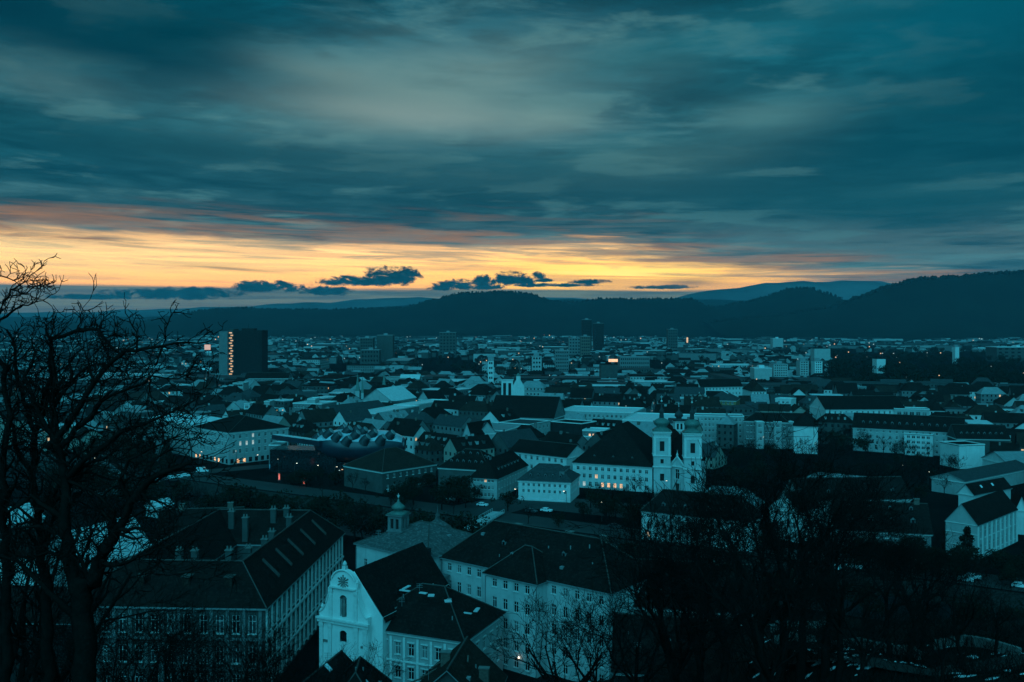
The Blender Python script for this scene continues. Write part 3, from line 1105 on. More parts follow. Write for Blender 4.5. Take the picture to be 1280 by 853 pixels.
def ftop(s):
    u = abs(s / fl - 0.5) * 2                                   # 0 centre, 1 edge
    if u < 0.52:
        return 19.9 + 3.0 * sqrt(max(0, 1 - (u / 0.52) ** 2)) * (1 if u < .5 else .9)
    t = (u - 0.52) / 0.48
    return 14.2 + 5.7 * (1 - t) ** 2.1 + 0.25


def fhole(s):
    """openings of the front at s: list of (z0, z1)"""
    u = s - fl / 2
    res = []
    if abs(u) < 0.85:
        arch = sqrt(max(0, .85 ** 2 - u * u))
        res.append((13.9, 17.2 + arch))
        res.append((9.0, 10.6 + arch * .8))
    if abs(u) < 1.2:
        res.append((0.0, 3.0 + sqrt(max(0, 1.2 ** 2 - u * u))))
    return res


b = B()
NS = 72
for i in range(NS):
    s0, s1 = fl * i / NS, fl * (i + 1) / NS
    h0, h1 = fhole((s0 + s1) / 2), None
    z = -0.0
    segs = []
    for a, c in sorted(h0):
        if a > z:
            segs.append((z, a))
        z = c
        b.poly([fp(s0, c), fp(s1, c), fp(s1, c, .7), fp(s0, c, .7)])
        b.poly([fp(s0, a), fp(s0, a, .7), fp(s1, a, .7), fp(s1, a)])
    for a, c in segs:
        b.poly([fp(s0, a), fp(s1, a), fp(s1, c), fp(s0, c)])
    b.poly([fp(s0, z), fp(s1, z), fp(s1, ftop(s1)), fp(s0, ftop(s0))])
    b.poly([fp(s1, 0, 1.1), fp(s0, 0, 1.1), fp(s0, ftop(s0), 1.1), fp(s1, ftop(s1), 1.1)])
    b.poly([fp(s0, ftop(s0)), fp(s1, ftop(s1)), fp(s1, ftop(s1), 1.1), fp(s0, ftop(s0), 1.1)])
b.poly([fp(0, 0), fp(0, ftop(0)), fp(0, ftop(0), 1.1), fp(0, 0, 1.1)])
b.poly([fp(fl, 0), fp(fl, 0, 1.1), fp(fl, ftop(fl), 1.1), fp(fl, ftop(fl))])
for s0, s1, a, c in ((fl / 2 - .86, fl / 2 - .84, 13.9, 17.2), (fl / 2 + .84, fl / 2 + .86, 13.9, 17.2)):
    b.poly([fp(s0, a), fp(s0, a, .7), fp(s0, c, .7), fp(s0, c)])
b.build('front', M['bright'], ch)
b = B()
b.poly([fp(fl / 2 - .9, 13.8, .69), fp(fl / 2 + .9, 13.8, .69), fp(fl / 2 + .9, 18.2, .69), fp(fl / 2 - .9, 18.2, .69)])
b.build('niche', M['grey'], ch)
b = B()
b.tube([fp(fl / 2, 13.9, .4), fp(fl / 2, 15.2, .35), fp(fl / 2, 16.2, .4), fp(fl / 2, 16.5, .4), fp(fl / 2, 17.1, .4)], [.5, .36, .42, .16, .22], 8)
b.build('niche_statue', M['stone'], ch, smooth=True)
b = B()
b.poly([fp(fl / 2 - 1.25, 0, .5), fp(fl / 2 + 1.25, 0, .5), fp(fl / 2 + 1.25, 4.3, .5), fp(fl / 2 - 1.25, 4.3, .5)])
b.poly([fp(fl / 2 - .9, 8.9, .5), fp(fl / 2 + .9, 8.9, .5), fp(fl / 2 + .9, 11.6, .5), fp(fl / 2 - .9, 11.6, .5)])
b.build('window', M['glass'], ch)
b = B()


def fbox(s0, s1, z0, z1, pr, bb):
    bb.hexa([fp(s0, 0, -pr)[:2], fp(s1, 0, -pr)[:2], fp(s1, 0, -.003)[:2], fp(s0, 0, -.003)[:2]], z0, z1)


fbox(-.45, fl + .45, 13.0, 13.35, .62, b)
fbox(-.3, fl + .3, 12.4, 13.0, .40, b)
fbox(fl / 2 - 3.0, fl / 2 + 3.0, 19.3, 19.55, .5, b)
b.build('cornice', M['trim'], ch)
for s in (.55, 2.6, fl - 2.6, fl - .55):
    b = B()
    fbox(s - .42, s + .42, 0.0, 11.4, .22, b)
    fbox(s - .5, s + .5, 11.42, 12.38, .29, b)
    b.build('pilaster', M['trim'], ch)
for s in (2.75, fl - 2.75):
    b = B()
    fbox(s - .38, s + .38, 13.4, 19.2, .2, b)
    fbox(s - .5, s + .5, 18.4, 19.25, .3, b)
    b.build('pilaster', M['trim'], ch)
b = B()                                                        # rose ornament: ring of rays round a boss
cx_, cz_ = fl / 2, 20.6
for i in range(12):
    t = 2 * pi * i / 12
    r0, r1 = .45, (1.35 if i % 2 else 1.05)
    b.tube([fp(cx_ + r0 * cos(t), cz_ + r0 * sin(t), -.06), fp(cx_ + r1 * cos(t), cz_ + r1 * sin(t), -.06)], [.09, .16], 5)
b.tube([fp(cx_, cz_, .1), fp(cx_, cz_, -.2)], [.42, .3], 10)
b.build('rose_ornament', M['stone'], ch)
for s, z, sc in ((fl / 2, 23.0, 1.0), (fl / 2 - 2.9, 19.9, .85), (fl / 2 + 2.9, 19.9, .85), (.4, 14.3, .9)):
    x, y, _ = fp(s, 0, .5)
    b = B()
    b.obox(x, y, z - .2, z + .55 * sc, .8 * sc, .8 * sc, fang)
    b.lathe([(.22 * sc, z + .55 * sc), (.42 * sc, z + .9 * sc), (.28 * sc, z + 1.3 * sc), (.08, z + 1.55 * sc)], x, y, 8)
    b.build('urn', M['trim'], ch)
for s in (1.1, fl - 1.1, 1.9):                                   # small niches low on the front
    b = B()
    fbox(s - .45, s + .45, 8.6, 9.0, .2, b)
    b.build('ledge', M['stone'], ch)
b = B()                                                        # volute edge strip
for s_a in ((.05, 2.6), (fl - 2.6, fl - .05)):
    pts = [fp(s_a[0] + (s_a[1] - s_a[0]) * i / 10, ftop(s_a[0] + (s_a[1] - s_a[0]) * i / 10) - .1, -.08) for i in range(11)]
    b.tube(pts, [.16] * 11, 5)
pts = [fp(fl / 2 - 2.7 + 5.4 * i / 16, ftop(fl / 2 - 2.7 + 5.4 * i / 16) - .05, -.1) for i in range(17)]
b.tube(pts, [.2] * 17, 5)
b.build('gable_moulding', M['trim'], ch)
# nave behind the front
bx = lambda s, dep: fp(s, 0, dep)[:2]
na, nb, nd, nc = bx(.9, 1.12), bx(fl + 2.6, 1.12), bx(.9, 26), bx(fl + 2.6, 26)
b = B()
b.hexa([na, nb, nc, nd], 0, 14.6)
mf, mr = lerp(na, nb, .5), lerp(nd, nc, .5)
b.poly([(*na, 14.6), (*nb, 14.6), (*mf, 22.6)])
b.build('wall', M['bright'], ch)
b = B()
nbo, nco, nao, ndo = bx(fl + 3.1, 1.3), bx(fl + 3.1, 26), bx(.4, 1.3), bx(.4, 26)
mf2 = lerp(nao, nbo, .5)
b.poly([(*nbo, 13.9), (*nco, 13.9), (*mr, 22.9), (*mf2, 22.9)])
b.poly([(*ndo, 13.9), (*nao, 13.9), (*mf2, 22.9), (*mr, 22.9)])
b.poly([(*nco, 13.9), (*ndo, 13.9), (*mr, 22.9)])
b.poly([(*nbo, 13.6), (*nco, 13.6), (*nco, 13.9), (*nbo, 13.9)])
b.build('roof', M['roof'], ch)

# ---- convent house in front of the church, hipped roof
a_, b_ = E(451, 782, 12), E(580, 801, 12)
cv = bld('convent_house', 'pale house with a broad dark hipped roof, right beside the curved church front', 'house', a_, b_, 18, 12.0, 'hip', 6.4, .95, 'pale', 'roof', wins={
        0: dict(n=7, rows=[(7.6, 2.3), (3.2, 2.2)], w=1.25, style='hood'), 1: dict(n=5, rows=[(7.6, 2.2), (3.2, 2.2)], w=1.2, style='hood')}, detail=1, prob=0)
c = rect(a_, b_, 18)


def roofslab(parent, x, y, z, lx, ly, ang, name='roof_panel', m='metal', tiltz=0.0):
    b = B()
    b.obox(x, y, z, z + .18, lx, ly, ang)
    return b.build(name, M[m], parent)


cang = atan2(b_[1] - a_[1], b_[0] - a_[0])
for px, py, z, lx, ly, an in ((506, 739, 18.55, 2.2, .5, cang), (508, 735, 18.4, .6, 2.6, cang), (529, 742, 18.4, 1.5, .7, cang), (539, 745, 18.2, 1.2, 1.3, cang + .4), (560, 752, 17.6, 1.3, 1.3, cang + .6), (583, 767, 14.6, 2.2, .45, cang), (596, 763, 14.2, .8, 2.4, cang + .2)):
    x, y = at(px, py, z)
    roofslab(cv, x, y, z, lx, ly, an)
# pilaster strips on the front
b = B()
for i in range(8):
    t = (1.0 + (sqrt((b_[0] - a_[0]) ** 2 + (b_[1] - a_[1]) ** 2) - 2) * i / 7) / sqrt((b_[0] - a_[0]) ** 2 + (b_[1] - a_[1]) ** 2)
    x, y = lerp(a_, b_, min(.985, max(.015, t)))
    b = B()
    b.obox(x + sin(cang) * .1, y - cos(cang) * .1, .3, 10.9, .5, .19, cang)
    b.build('pilaster', M['trim'], cv)
x, y = lerp(a_, b_, .5)
b = B()
b.obox(x + sin(cang) * .14, y - cos(cang) * .14, 6.3, 6.6, 20, .27, cang)
b.build('string_course', M['trim'], cv)

# ---- long white convent with its projecting wings
P0 = (-13.0, 200.0)
cdv = (0.785, -0.62)
cn = (-0.62, -0.785)


def cp(s, n=0.0):
    return (P0[0] + cdv[0] * s + cn[0] * n, P0[1] + cdv[1] * s + cn[1] * n)


rows5 = [(16.2, 1.7), (12.0, 2.2), (8.1, 2.2), (4.2, 2.1), (0.9, 1.9)]
cvt = bld('white_convent', 'long white five-storey convent with rows of small windows under a broad dark roof', 'building', cp(-3), cp(40.5), 17, 19.0, 'hip', 7.2, .9, 'convent', 'roof',
          wins={0: dict(n=15, rows=rows5, w=1.15, m=.8)}, detail=1, prob=0, cornice=False, chim=((.62, .6, 1.6), (.3, .62, 1.5), (.83, .55, 1.4)), dorm=((0, 2, .5, .9),))
bld('', '', '', cp(12.2, 3.3), cp(25.4, 3.3), 12, 18.8, 'hip', 5.0, .95, 'convent', 'roof', wins={0: dict(n=4, rows=rows5, w=1.2, m=1.0), 1: dict(n=1, rows=[rows5[1], rows5[3]], w=1.1, m=.2)}, detail=1, prob=0, root=cvt, cornice=False)
bld('', '', '', cp(-26, 4.2), cp(-3.4, 4.2), 22, 19.2, 'hip', 4.4, .9, 'convent', 'roofg', wins={0: dict(n=6, rows=[(14.2, 2.0), (9.4, 2.0)], w=1.1, m=1.4)}, detail=1, prob=0, root=cvt, cornice=False)
b = B()
x, y = cp(-4.6, 4.6)
b.obox(x, y, 0, 20.6, 2.4, 1.8, atan2(cdv[1], cdv[0]))
b.build('corner_pier', M['convent'], cvt)
b = B()
b.obox(x, y, 18.6, 21.4, 2.9, 2.6, atan2(cdv[1], cdv[0]))
b.build('lift_housing', M['darkwall'], cvt)
roofslab(cvt, x - .9, y + .6, 21.45, 1.6, 1.0, -.6)
for s, z in ((-1.6, 15.2), (-1.6, 11.2)):
    b = B()
    x, y = cp(s, 1.6)
    b.obox(x, y, z, z + .3, 2.6, 2.6, atan2(cdv[1], cdv[0]))
    b.obox(x, y, z - 3, z - .004, 2.2, 2.2, atan2(cdv[1], cdv[0]))
    b.build('stair_bay', M['grey'], cvt)


def turret(root, x, y, z0, w, z1, zt, name='bell_turret', wall='pale', dome='copper', n=8, ang=0.0):
    """square bell turret: openings, cornice, onion dome, ball and cross; w wide, shaft to z1, tip at zt"""
    c = [(x + w / 2 * (cos(ang) * a - sin(ang) * b__), y + w / 2 * (sin(ang) * a + cos(ang) * b__)) for a, b__ in ((-1, -1), (1, -1), (1, 1), (-1, 1))]
    b = B()
    hz_ = z1 - z0
    for e in range(4):
        ops = [(w * .2, w * .42, z0 + hz_ * .56, z0 + hz_ * .9), (w * .58, w * .8, z0 + hz_ * .56, z0 + hz_ * .9), (w * .2, w * .42, z0 + hz_ * .12, z0 + hz_ * .40), (w * .58, w * .8, z0 + hz_ * .12, z0 + hz_ * .40)]
        facade(b, c[e], c[(e + 1) % 4], z0, z1, ops, w * .12)
    i_ = grow_plan(c, -w * .12)
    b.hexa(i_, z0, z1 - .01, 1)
    b.hexa(grow_plan(c, w * .10), z1, z1 + .3, 0)
    b.hexa(grow_plan(c, w * .06), z0 + hz_ * .46, z0 + hz_ * .50, 0)
    t = b.build(name, [M[wall], M['darkwall']], root)
    b = B()
    H_ = zt - z1
    b.hexa(grow_plan(c, w * .12), z1 + .3, z1 + .3 + H_ * .12, 0, grow_plan(c, -w * .18))
    r = w * .5
    q_ = z1 + .3 + H_ * .10
    b.lathe([(r * .6, q_), (r * .55, q_ + H_ * .06), (r * .85, q_ + H_ * .13), (r * .92, q_ + H_ * .2), (r * .75, q_ + H_ * .29), (r * .4, q_ + H_ * .38), (r * .16, q_ + H_ * .46), (r * .1, q_ + H_ * .56), (.05, q_ + H_ * .62)], x, y, n)
    b.build('onion_dome', M[dome], t, smooth=True)
    b = B()
    zc = q_ + H_ * .62
    b.lathe([(.05, zc), (r * .14, zc + r * .12), (r * .14, zc + r * .2), (.05, zc + r * .32)], x, y, 6)
    b.box(x - .05, x + .05, y - .05, y + .05, zc + r * .3, zt)
    b.box(x - .35, x + .35, y - .04, y + .04, zt - .55, zt - .43)
    b.build('cross', M['metal'], t)
    return t


tx, ty = (498 - 640) * 214 / F, 214
turret(cvt, tx, ty, 18.8, 3.6, 25.6, 30.6, wall='grey', ang=-.4)
# round stair roof with a finial behind the turret
b = B()
x, y = (547 - 640) * 222 / F, 222
b.lathe([(4.2, 17.5), (4.4, 19.5), (3.4, 21.0), (1.7, 22.2), (.7, 22.8), (.5, 23.6), (.7, 23.9), (.15, 24.6), (.06, 26.2)], x, y, 14)
b.build('domed_gable', M['roofg'], cvt, smooth=True)

# ---- dark houses to the right of the convent
bld('dark_town_house', 'black roofed house with one bright roof hatch, at the right end of the convent', 'house', (17.5, 158), (41, 154), 15, 10.5, 'gable', 7.2, .9, 'darkwall', 'roof', prob=0, chim=((.25, .55, 1.4), (.7, .45, 1.4)), sky=((.35, .3, .9, 1.1),))
bld('dark_town_house', 'broad black roofed house with chimneys directly behind the right end of the white convent', 'house', (21.5, 182), (46, 177), 15, 14.5, 'gable', 7.0, .9, 'dim', 'roof', prob=0, chim=((.3, .55, 1.3), (.75, .5, 1.3)))

# ---- nearest roofs at the bottom edge
bld('roof_house', 'near house with a dark roof and three bright skylights, below the curved church front', 'house', (-40, 148), (-28, 145), 16, 6.6, 'gable', 5.5, .9, 'grey', 'roof', prob=0, sky=((.3, .35, 1.1, .9), (.55, .6, 1.1, .9), (.18, .2, 1.2, .8)), axis=1)
bld('roof_house', 'near house with a plain black gable roof, in front of the pale hipped roof house', 'house', (-29.5, 144), (-20.5, 144.5), 15, 8.2, 'hip', 5.4, .9, 'pale', 'roof', prob=0, axis=1, sky=((.7, .35, .5, .5),))
rr = bld('roof_house', 'near house with a rough brown roof, two chimneys and clutter, at the bottom edge', 'house', (-16, 140), (-3.5, 138), 14, 12.0, 'gable', 5.6, .9, 'dim', 'roofb', prob=0, chim=((.35, .5, 1.9), (.85, .45, 2.2)), axis=1)
for i in range(9):
    roofslab(rr, -15 + i * .9 + (i % 3) * .4, 146 + i % 4, 13.4 + i * .42, 2.6, .25, .8 + .1 * i, 'roof_beam', 'brick')
bld('roof_house', 'low black roofed house right of the rough brown roof, under the white convent', 'house', (0, 146), (12, 141), 10, 4.5, 'hip', 3.4, .9, 'dim', 'roof', prob=0)

# ---- lower left, behind the big tree
bld('metal_roofed_hall', 'hall with a large smooth pale metal roof, behind the leaning trunk of the near tree', 'hall', E(100, 712, 13), E(189, 684, 13), 13, 13.0, 'gable', 7.6, .9, 'grey', 'metal', prob=0, ridge=False, cornice=False)
bld('pale_house', 'pale blue-white house front seen through the lower branches of the near tree', 'house', E(-70, 689, 14), E(66, 699, 14), 11, 14.0, 'gable', 5, .9, 'white', 'roof', prob=0, wins={0: dict(n=9, rows=[(9.6, 1.7), (5.4, 1.7), (1.4, 1.7)], w=1.1)})
bld('dark_house', 'dark house with a level black ridge at the left edge, before the pale house front', 'house', E(-90, 775, 12), E(112, 778, 12), 11, 12.0, 'gable', 5.0, .9, 'darkwall', 'roof', prob=0, cornice=False, chim=((.8, .5, 1.4),))
bld('metal_roofed_hall', 'long low hall with a pale roof at the left edge, above the pale house front', 'hall', E(-60, 672, 11), E(54, 646, 11), 12, 11.0, 'gable', 3.6, .9, 'pale', 'metal', prob=0, ridge=False)
bld('dark_house', 'dark roofed house between the pale metal roof slope and the river', 'house', E(196, 672, 11), E(300, 668, 11), 12, 11.0, 'gable', 6.2, .9, 'dim', 'roof', prob=0, chim=((.85, .5, 1.6), (.25, .5, 1.6)))
bld('dark_house', 'small dark house with a single pale gable among the tree branches at left', 'house', E(112, 592, 9), E(150, 590, 9), 12, 9.0, 'gable', 5.5, .9, 'grey', 'roofb', prob=0, axis=1)
bld('pale_house', 'low pale roofed shed on the bank above the palace roofs', 'shed', E(196, 634, 4), E(216, 630, 4), 6, 4.0, 'gable', 1.8, .9, 'pale', 'metal', prob=0)

# ================================================================== FAR BANK
def rowz(h, n, top=1.2, hh=1.8):
    st = h / n
    return [(st * i + st * .32, min(hh, st * .52)) for i in reversed(range(n))]


A_, C_ = E(243, 534, 16), E(286, 541, 16)
D_ = E(334, 533, 16)
H2 = bld('corner_hotel', 'large pale four-storey corner hotel with dark hipped roof and lit shops, at the bridge road', 'hotel', A_, C_, 34, 16.0, 'hip', 6.0, .8, 'pale', 'roof', wins={
    0: dict(n=9, rows=[(12.6, 2.0), (8.9, 2.2), (5.2, 2.2)], w=1.25, style='hood'),
    1: dict(n=9, rows=[(12.6, 2.0), (8.9, 2.2), (5.2, 2.2)], w=1.25, style='hood', lit={3: 'litw', 10: 'litw', 11: 'litw', 12: 'litw'})}, prob=0)
hc = rect(A_, C_, 34)
for e, n in ((0, 9), (1, 10)):                                  # row of lit shop fronts
    P, Q = hc[e], hc[e + 1]
    ang = atan2(Q[1] - P[1], Q[0] - P[0])
    for i in range(n):
        x, y = lerp(P, Q, (i + .5) / n)
        m_ = 'lito' if (i * 7 + e * 3) % 5 in (0, 2) and not (e == 1 and i > 5) else 'glass'
        b = B()
        b.obox(x + sin(ang) * .06, y - cos(ang) * .06, .5, 2.3 if m_ == 'lito' else 2.7, 1.3 if m_ == 'lito' else 1.7, .1, ang)
        b.build('shop_window', M[m_], H2)
A2 = E(186, 523, 17)
b_ = (A_[0] - .3, A_[1] + .5)
bld('arcaded_house', 'pale long building with tall windows and a light metal roof, left of the corner hotel', 'building', A2, b_, 26, 17.0, 'hip', 3.0, .5, 'pale', 'metal', wins={
    0: dict(n=14, rows=[(11.0, 4.2), (5.2, 3.8), (1, 2.6)], w=1.6)}, prob=0)
bld('small_house', 'narrow grey house squeezed in between the corner hotel and the blue blob building', 'house', E(336, 558, 10), E(350, 558, 10), 14, 10.0, 'flat', 0, 1, 'grey', 'metald', wins={0: dict(n=2, rows=rowz(10, 3), w=1.2)}, prob=0)

# ---- the blue blob-shaped art gallery with its nozzles
KY = 438.0
kx0, kx1 = (392 - 640) * KY / F, (506 - 640) * KY / F
gal = empty('blob_gallery', ((kx0 + kx1) / 2, KY, 0), 'bulbous dark blue gallery with rows of upturned nozzles on its back', 'gallery')
HERO.append([(kx0 - 22, KY - 18), (kx1 + 2, KY - 18), (kx1 + 2, KY + 22), (kx0 - 22, KY + 22)])
b = B()
NU, NV = 40, 28


def blob(u, v):
    """u along the back 0..1, v round the section"""
    x = kx0 + (kx1 - kx0) * u
    env = max(0.0, 1 - abs(2 * u - 1.05) ** 2.4 / 1.1) ** .5
    env = max(env, .02)
    hw = 12.5 * env * (0.80 + .20 * sin(pi * u))
    zt = 12.5 + 7.6 * env - 1.2 * u + .5 * sin(9 * u)
    zb = 12.5 - 6.8 * env - 1.5 * sin(pi * u)
    cy = KY + 2.5 * sin(2.2 * u)
    c, s = cos(v), sin(v)
    yy = cy + hw * (abs(c) ** .85) * (1 if c > 0 else -1)
    zz = (zt + zb) / 2 + (zt - zb) / 2 * (abs(s) ** .9) * (1 if s > 0 else -1)
    return (x, yy, zz)


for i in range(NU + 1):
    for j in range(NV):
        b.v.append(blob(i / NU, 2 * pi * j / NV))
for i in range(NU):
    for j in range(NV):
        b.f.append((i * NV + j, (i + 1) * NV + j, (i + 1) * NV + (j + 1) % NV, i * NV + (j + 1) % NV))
        b.m.append(1 if 3 <= j <= 11 and 2 <= i < NU - 1 else 0)  # upper faces take the paler skin with the sky sheen painted in
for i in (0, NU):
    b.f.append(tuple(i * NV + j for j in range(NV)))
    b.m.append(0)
b.build('skin', [M['blob'], M['blob_sheen']], gal, smooth=True)
noz = [(388.6, 536.5), (401, 536), (413, 541), (424.5, 535.5), (425, 545), (435.5, 538), (438, 550), (447, 543), (445.6, 537), (455, 539), (460, 548.5), (468, 541.5), (479, 548.5), (489, 543)]
for i, (px, py) in enumerate(noz):
    u = min(.97, max(.03, (px - 392) / (506 - 392)))
    best = min(range(0, 61), key=lambda j: abs(topx(*blob(u, pi * .5 + .9 * pi * j / 60 - .15 * pi))[1] - (py + 2)) if topx(*blob(u, pi * .5 + .9 * pi * j / 60 - .15 * pi)) else 9)
    x, y, z = blob(u, pi * .5 + .9 * pi * best / 60 - .15 * pi)
    q2 = B()
    d = (.42, -.25, .87)
    p0 = (x - d[0] * 1.4, y - d[1] * 1.4, z - d[2] * 1.4)
    p1 = (x + d[0] * 1.6, y + d[1] * 1.6, z + d[2] * 1.3)
    p2 = (x + d[0] * 2.9 + .4, y + d[1] * 2.9, z + d[2] * 2.1)
    q2.tube([p0, p1, p2], [2.8, 1.9, 1.5], 10)
    nz_ = q2.build('nozzle', M['nozzle'], gal, smooth=True)
    q2 = B()
    q2.tube([(p2[0] - .1, p2[1], p2[2] - .05), (p2[0] + .12, p2[1] - .05, p2[2] + .14)], [1.56, 1.4], 10)
    q2.build('nozzle_glass', M['metald'], nz_)
q2 = B()                                                        # the long glass viewing bar on its left flank
A1, A2_ = at(343, 543, 15.5), at(402, 551, 15.5)
an = atan2(A2_[1] - A1[1], A2_[0] - A1[0])
mx, my = lerp(A1, A2_, .5)
Lb = sqrt((A1[0] - A2_[0]) ** 2 + (A1[1] - A2_[1]) ** 2)
q2.obox(mx, my + 2, 12.9, 15.2, Lb, 4.4, an)
vb = q2.build('viewing_bar', M['blob'], gal)
q2 = B()
for i in range(6):
    t = (i + .5) / 6
    x, y = lerp(A1, A2_, t)
    q2.obox(x, y + 2, 15.2, 15.36, Lb / 6 - 1.0, 3.6, an)
q2.build('roof_glass', M['metal'], vb)
q2 = B()
for i in range(9):
    x = kx0 + 3 + (kx1 - kx0 - 8) * i / 8
    q2.lathe([(.5, 0), (.5, 9)], x, KY - 5 + 4 * (i % 2), 6)
q2.hexa([(kx0 + 2, KY - 6), (kx1 - 4, KY - 6), (kx1 - 4, KY + 8), (kx0 + 2, KY + 8)], 0, 5.0)
q2.hexa([(kx0 - 20, KY - 3), (kx0 + 12, KY - 6.5), (kx0 + 12, KY + 10), (kx0 - 20, KY + 12)], 0, 10.5)
q2.build('glass_foyer', M['glass'], gal)
rng = random.Random(12)
for i in range(30):                                            # scattered lit panes of the foyer
    x = kx0 + 12.5 + (kx1 - kx0 - 20) * rng.random()
    z = rng.uniform(.8, 4.2)
    q2 = B()
    q2.box(x, x + rng.uniform(.35, .8), KY - 6.12, KY - 6.005, z, z + rng.uniform(.25, .5))
    q2.build('lit_pane', M[rng.choice(['litw', 'lit', 'litw'])], gal)

bld('brown_roof_house', 'broad house with a dull brown hipped roof, right of the blue blob gallery', 'house', E(478, 590, 9), E(545, 580, 9), 26, 9.0, 'hip', 7.0, .9, 'dim', 'roofb', wins={0: dict(n=8, rows=rowz(9, 2), w=1.2)}, prob=0)
bld('corner_house', 'pale blue corner house with many small dormers, left of the small white hip roofed house', 'house', E(588, 596, 8.5), E(621, 598, 8.5), 38, 8.5, 'hip', 6.5, .8, 'pale', 'roof', wins={
    0: dict(n=6, rows=rowz(8.5, 3), w=1.1, lit={3: 'lit'}), 1: dict(n=11, rows=rowz(8.5, 3), w=1.1)}, prob=0, dorm=((1, 7, .3, 1.1), (0, 1, .3, 1.1)))
bld('dark_roof_house', 'wide black roofed house with a row of small dormers, behind the pale blue corner house', 'house', E(548, 584, 11), E(612, 588, 11), 18, 11.0, 'hip', 6.5, .9, 'dim', 'roof', prob=0, dorm=((0, 6, .3, 1.0), (0, 5, .75, .9)))
bld('gabled_house', 'dark house with two steep pale gables, above the pale blue corner house', 'house', E(578, 546, 12), E(590, 547, 12), 20, 12.0, 'gable', 7, .9, 'pale', 'roof', prob=0, axis=1)
bld('gabled_house', 'small steep gabled house just below and right of the twin pale gable', 'house', E(591, 556, 11), E(600, 556, 11), 16, 11.0, 'gable', 4.5, .9, 'white', 'roof', prob=0, axis=1)
gr = bld('glazed_roof_house', 'house with two bright bands of roof glazing rising over the dark roofs', 'house', E(598, 542, 13), E(620, 541, 13), 22, 13.0, 'gable', 5.5, .9, 'pale', 'slate', prob=0, axis=1)
for dxx in (-3.2, -1.2):
    x, y = lerp(E(598, 542, 13), E(620, 541, 13), .5)
    roofslab(gr, x + dxx, y + 10, 18.2 + dxx * .5, .9, 17, 0, 'roof_glazing', 'sky_l')
bld('small_white_house', 'white house with dark mansard-like hipped roof and round dormers, before the church wing', 'house', E(648, 600, 8), E(713, 603, 8), 18, 8.0, 'hip', 5.2, .7, 'white', 'slate', wins={
    0: dict(n=9, rows=[(5.6, 1.3), (3.2, 1.3)], w=1.0), 1: dict(n=5, rows=[(5.6, 1.3), (3.2, 1.3)], w=1.0)}, prob=0, dorm=((0, 5, .25, .9), (1, 4, .3, 1.2)), sky=((.5, .75, 3.4, .7),))
aw1, aw2 = at(648, 622, 2.6), at(706, 625, 2.6)
b = B()
b.obox((aw1[0] + aw2[0]) / 2, (aw1[1] + aw2[1]) / 2 - 1, 2.5, 2.66, 19, 2.6, atan2(aw2[1] - aw1[1], aw2[0] - aw1[0]))
tag(b.build('shop_awning', M['metal']), 'long pale shop awning along the foot of the small white hip roofed house', 'awning')
bld('blue_house', 'pale blue house front with two window rows, just behind the small white hip roofed house', 'house', E(637, 564, 12), E(708, 572, 12), 16, 12.0, 'gable', 4.5, .9, 'white', 'roof', wins={0: dict(n=9, rows=rowz(12, 3), w=1.3)}, prob=0)
bld('office_block', 'pale flat roofed office with a row of dark square windows and one lit window', 'office', E(632, 540, 13), E(661, 531, 13), 22, 13.0, 'flat', 0, 1, 'pale', 'metald', wins={0: dict(n=8, rows=rowz(13, 3), w=1.6, lit={7: 'lit'})}, prob=0)
bld('office_block', 'short pale block at the right end of the office with the lit window', 'office', E(662, 532, 13.5), E(688, 527, 13.5), 20, 13.5, 'flat', 0, 1, 'pale', 'slate', wins={0: dict(n=5, rows=rowz(13.5, 3), w=1.5)}, prob=0)
bld('courtyard_shed', 'dull flat roof with pale edges, between the office and the church wing roof', 'shed', E(688, 552, 8), E(742, 556, 8), 26, 8.0, 'flat', 0, 1, 'grey', 'metald', prob=0)
bld('red_block', 'dark windowless block left of the row of small orange windows', 'building', E(688, 528, 13), E(727, 531, 13), 16, 13.0, 'flat', 0, 1, 'darkwall', 'roof', prob=0)
bld('lit_window_block', 'low block with a row of orange lit windows, behind the great church wing roof', 'building', E(728, 539, 10), E(756, 540, 10), 14, 10.0, 'flat', 0, 1, 'grey', 'metal', wins={0: dict(n=5, rows=[(7.2, 1.5), (3, 1.5)], w=1.3, lit={1: 'lito', 2: 'lito', 3: 'lito', 4: 'lito'})}, prob=0)
bld('flat_roof_complex', 'long pale school block with broad flat roof, behind the lit window block', 'building', E(700, 514, 14), E(792, 517, 14), 34, 14.0, 'flat', 0, 1, 'pale', 'metal', wins={0: dict(n=16, rows=rowz(14, 3), w=1.5)}, prob=0)
bld('flat_roof_complex', 'wide block with a white flat roof seen behind the twin church towers', 'building', E(778, 526, 14), E(868, 529, 14), 44, 14.0, 'flat', 0, 1, 'pale', 'metal', prob=0)

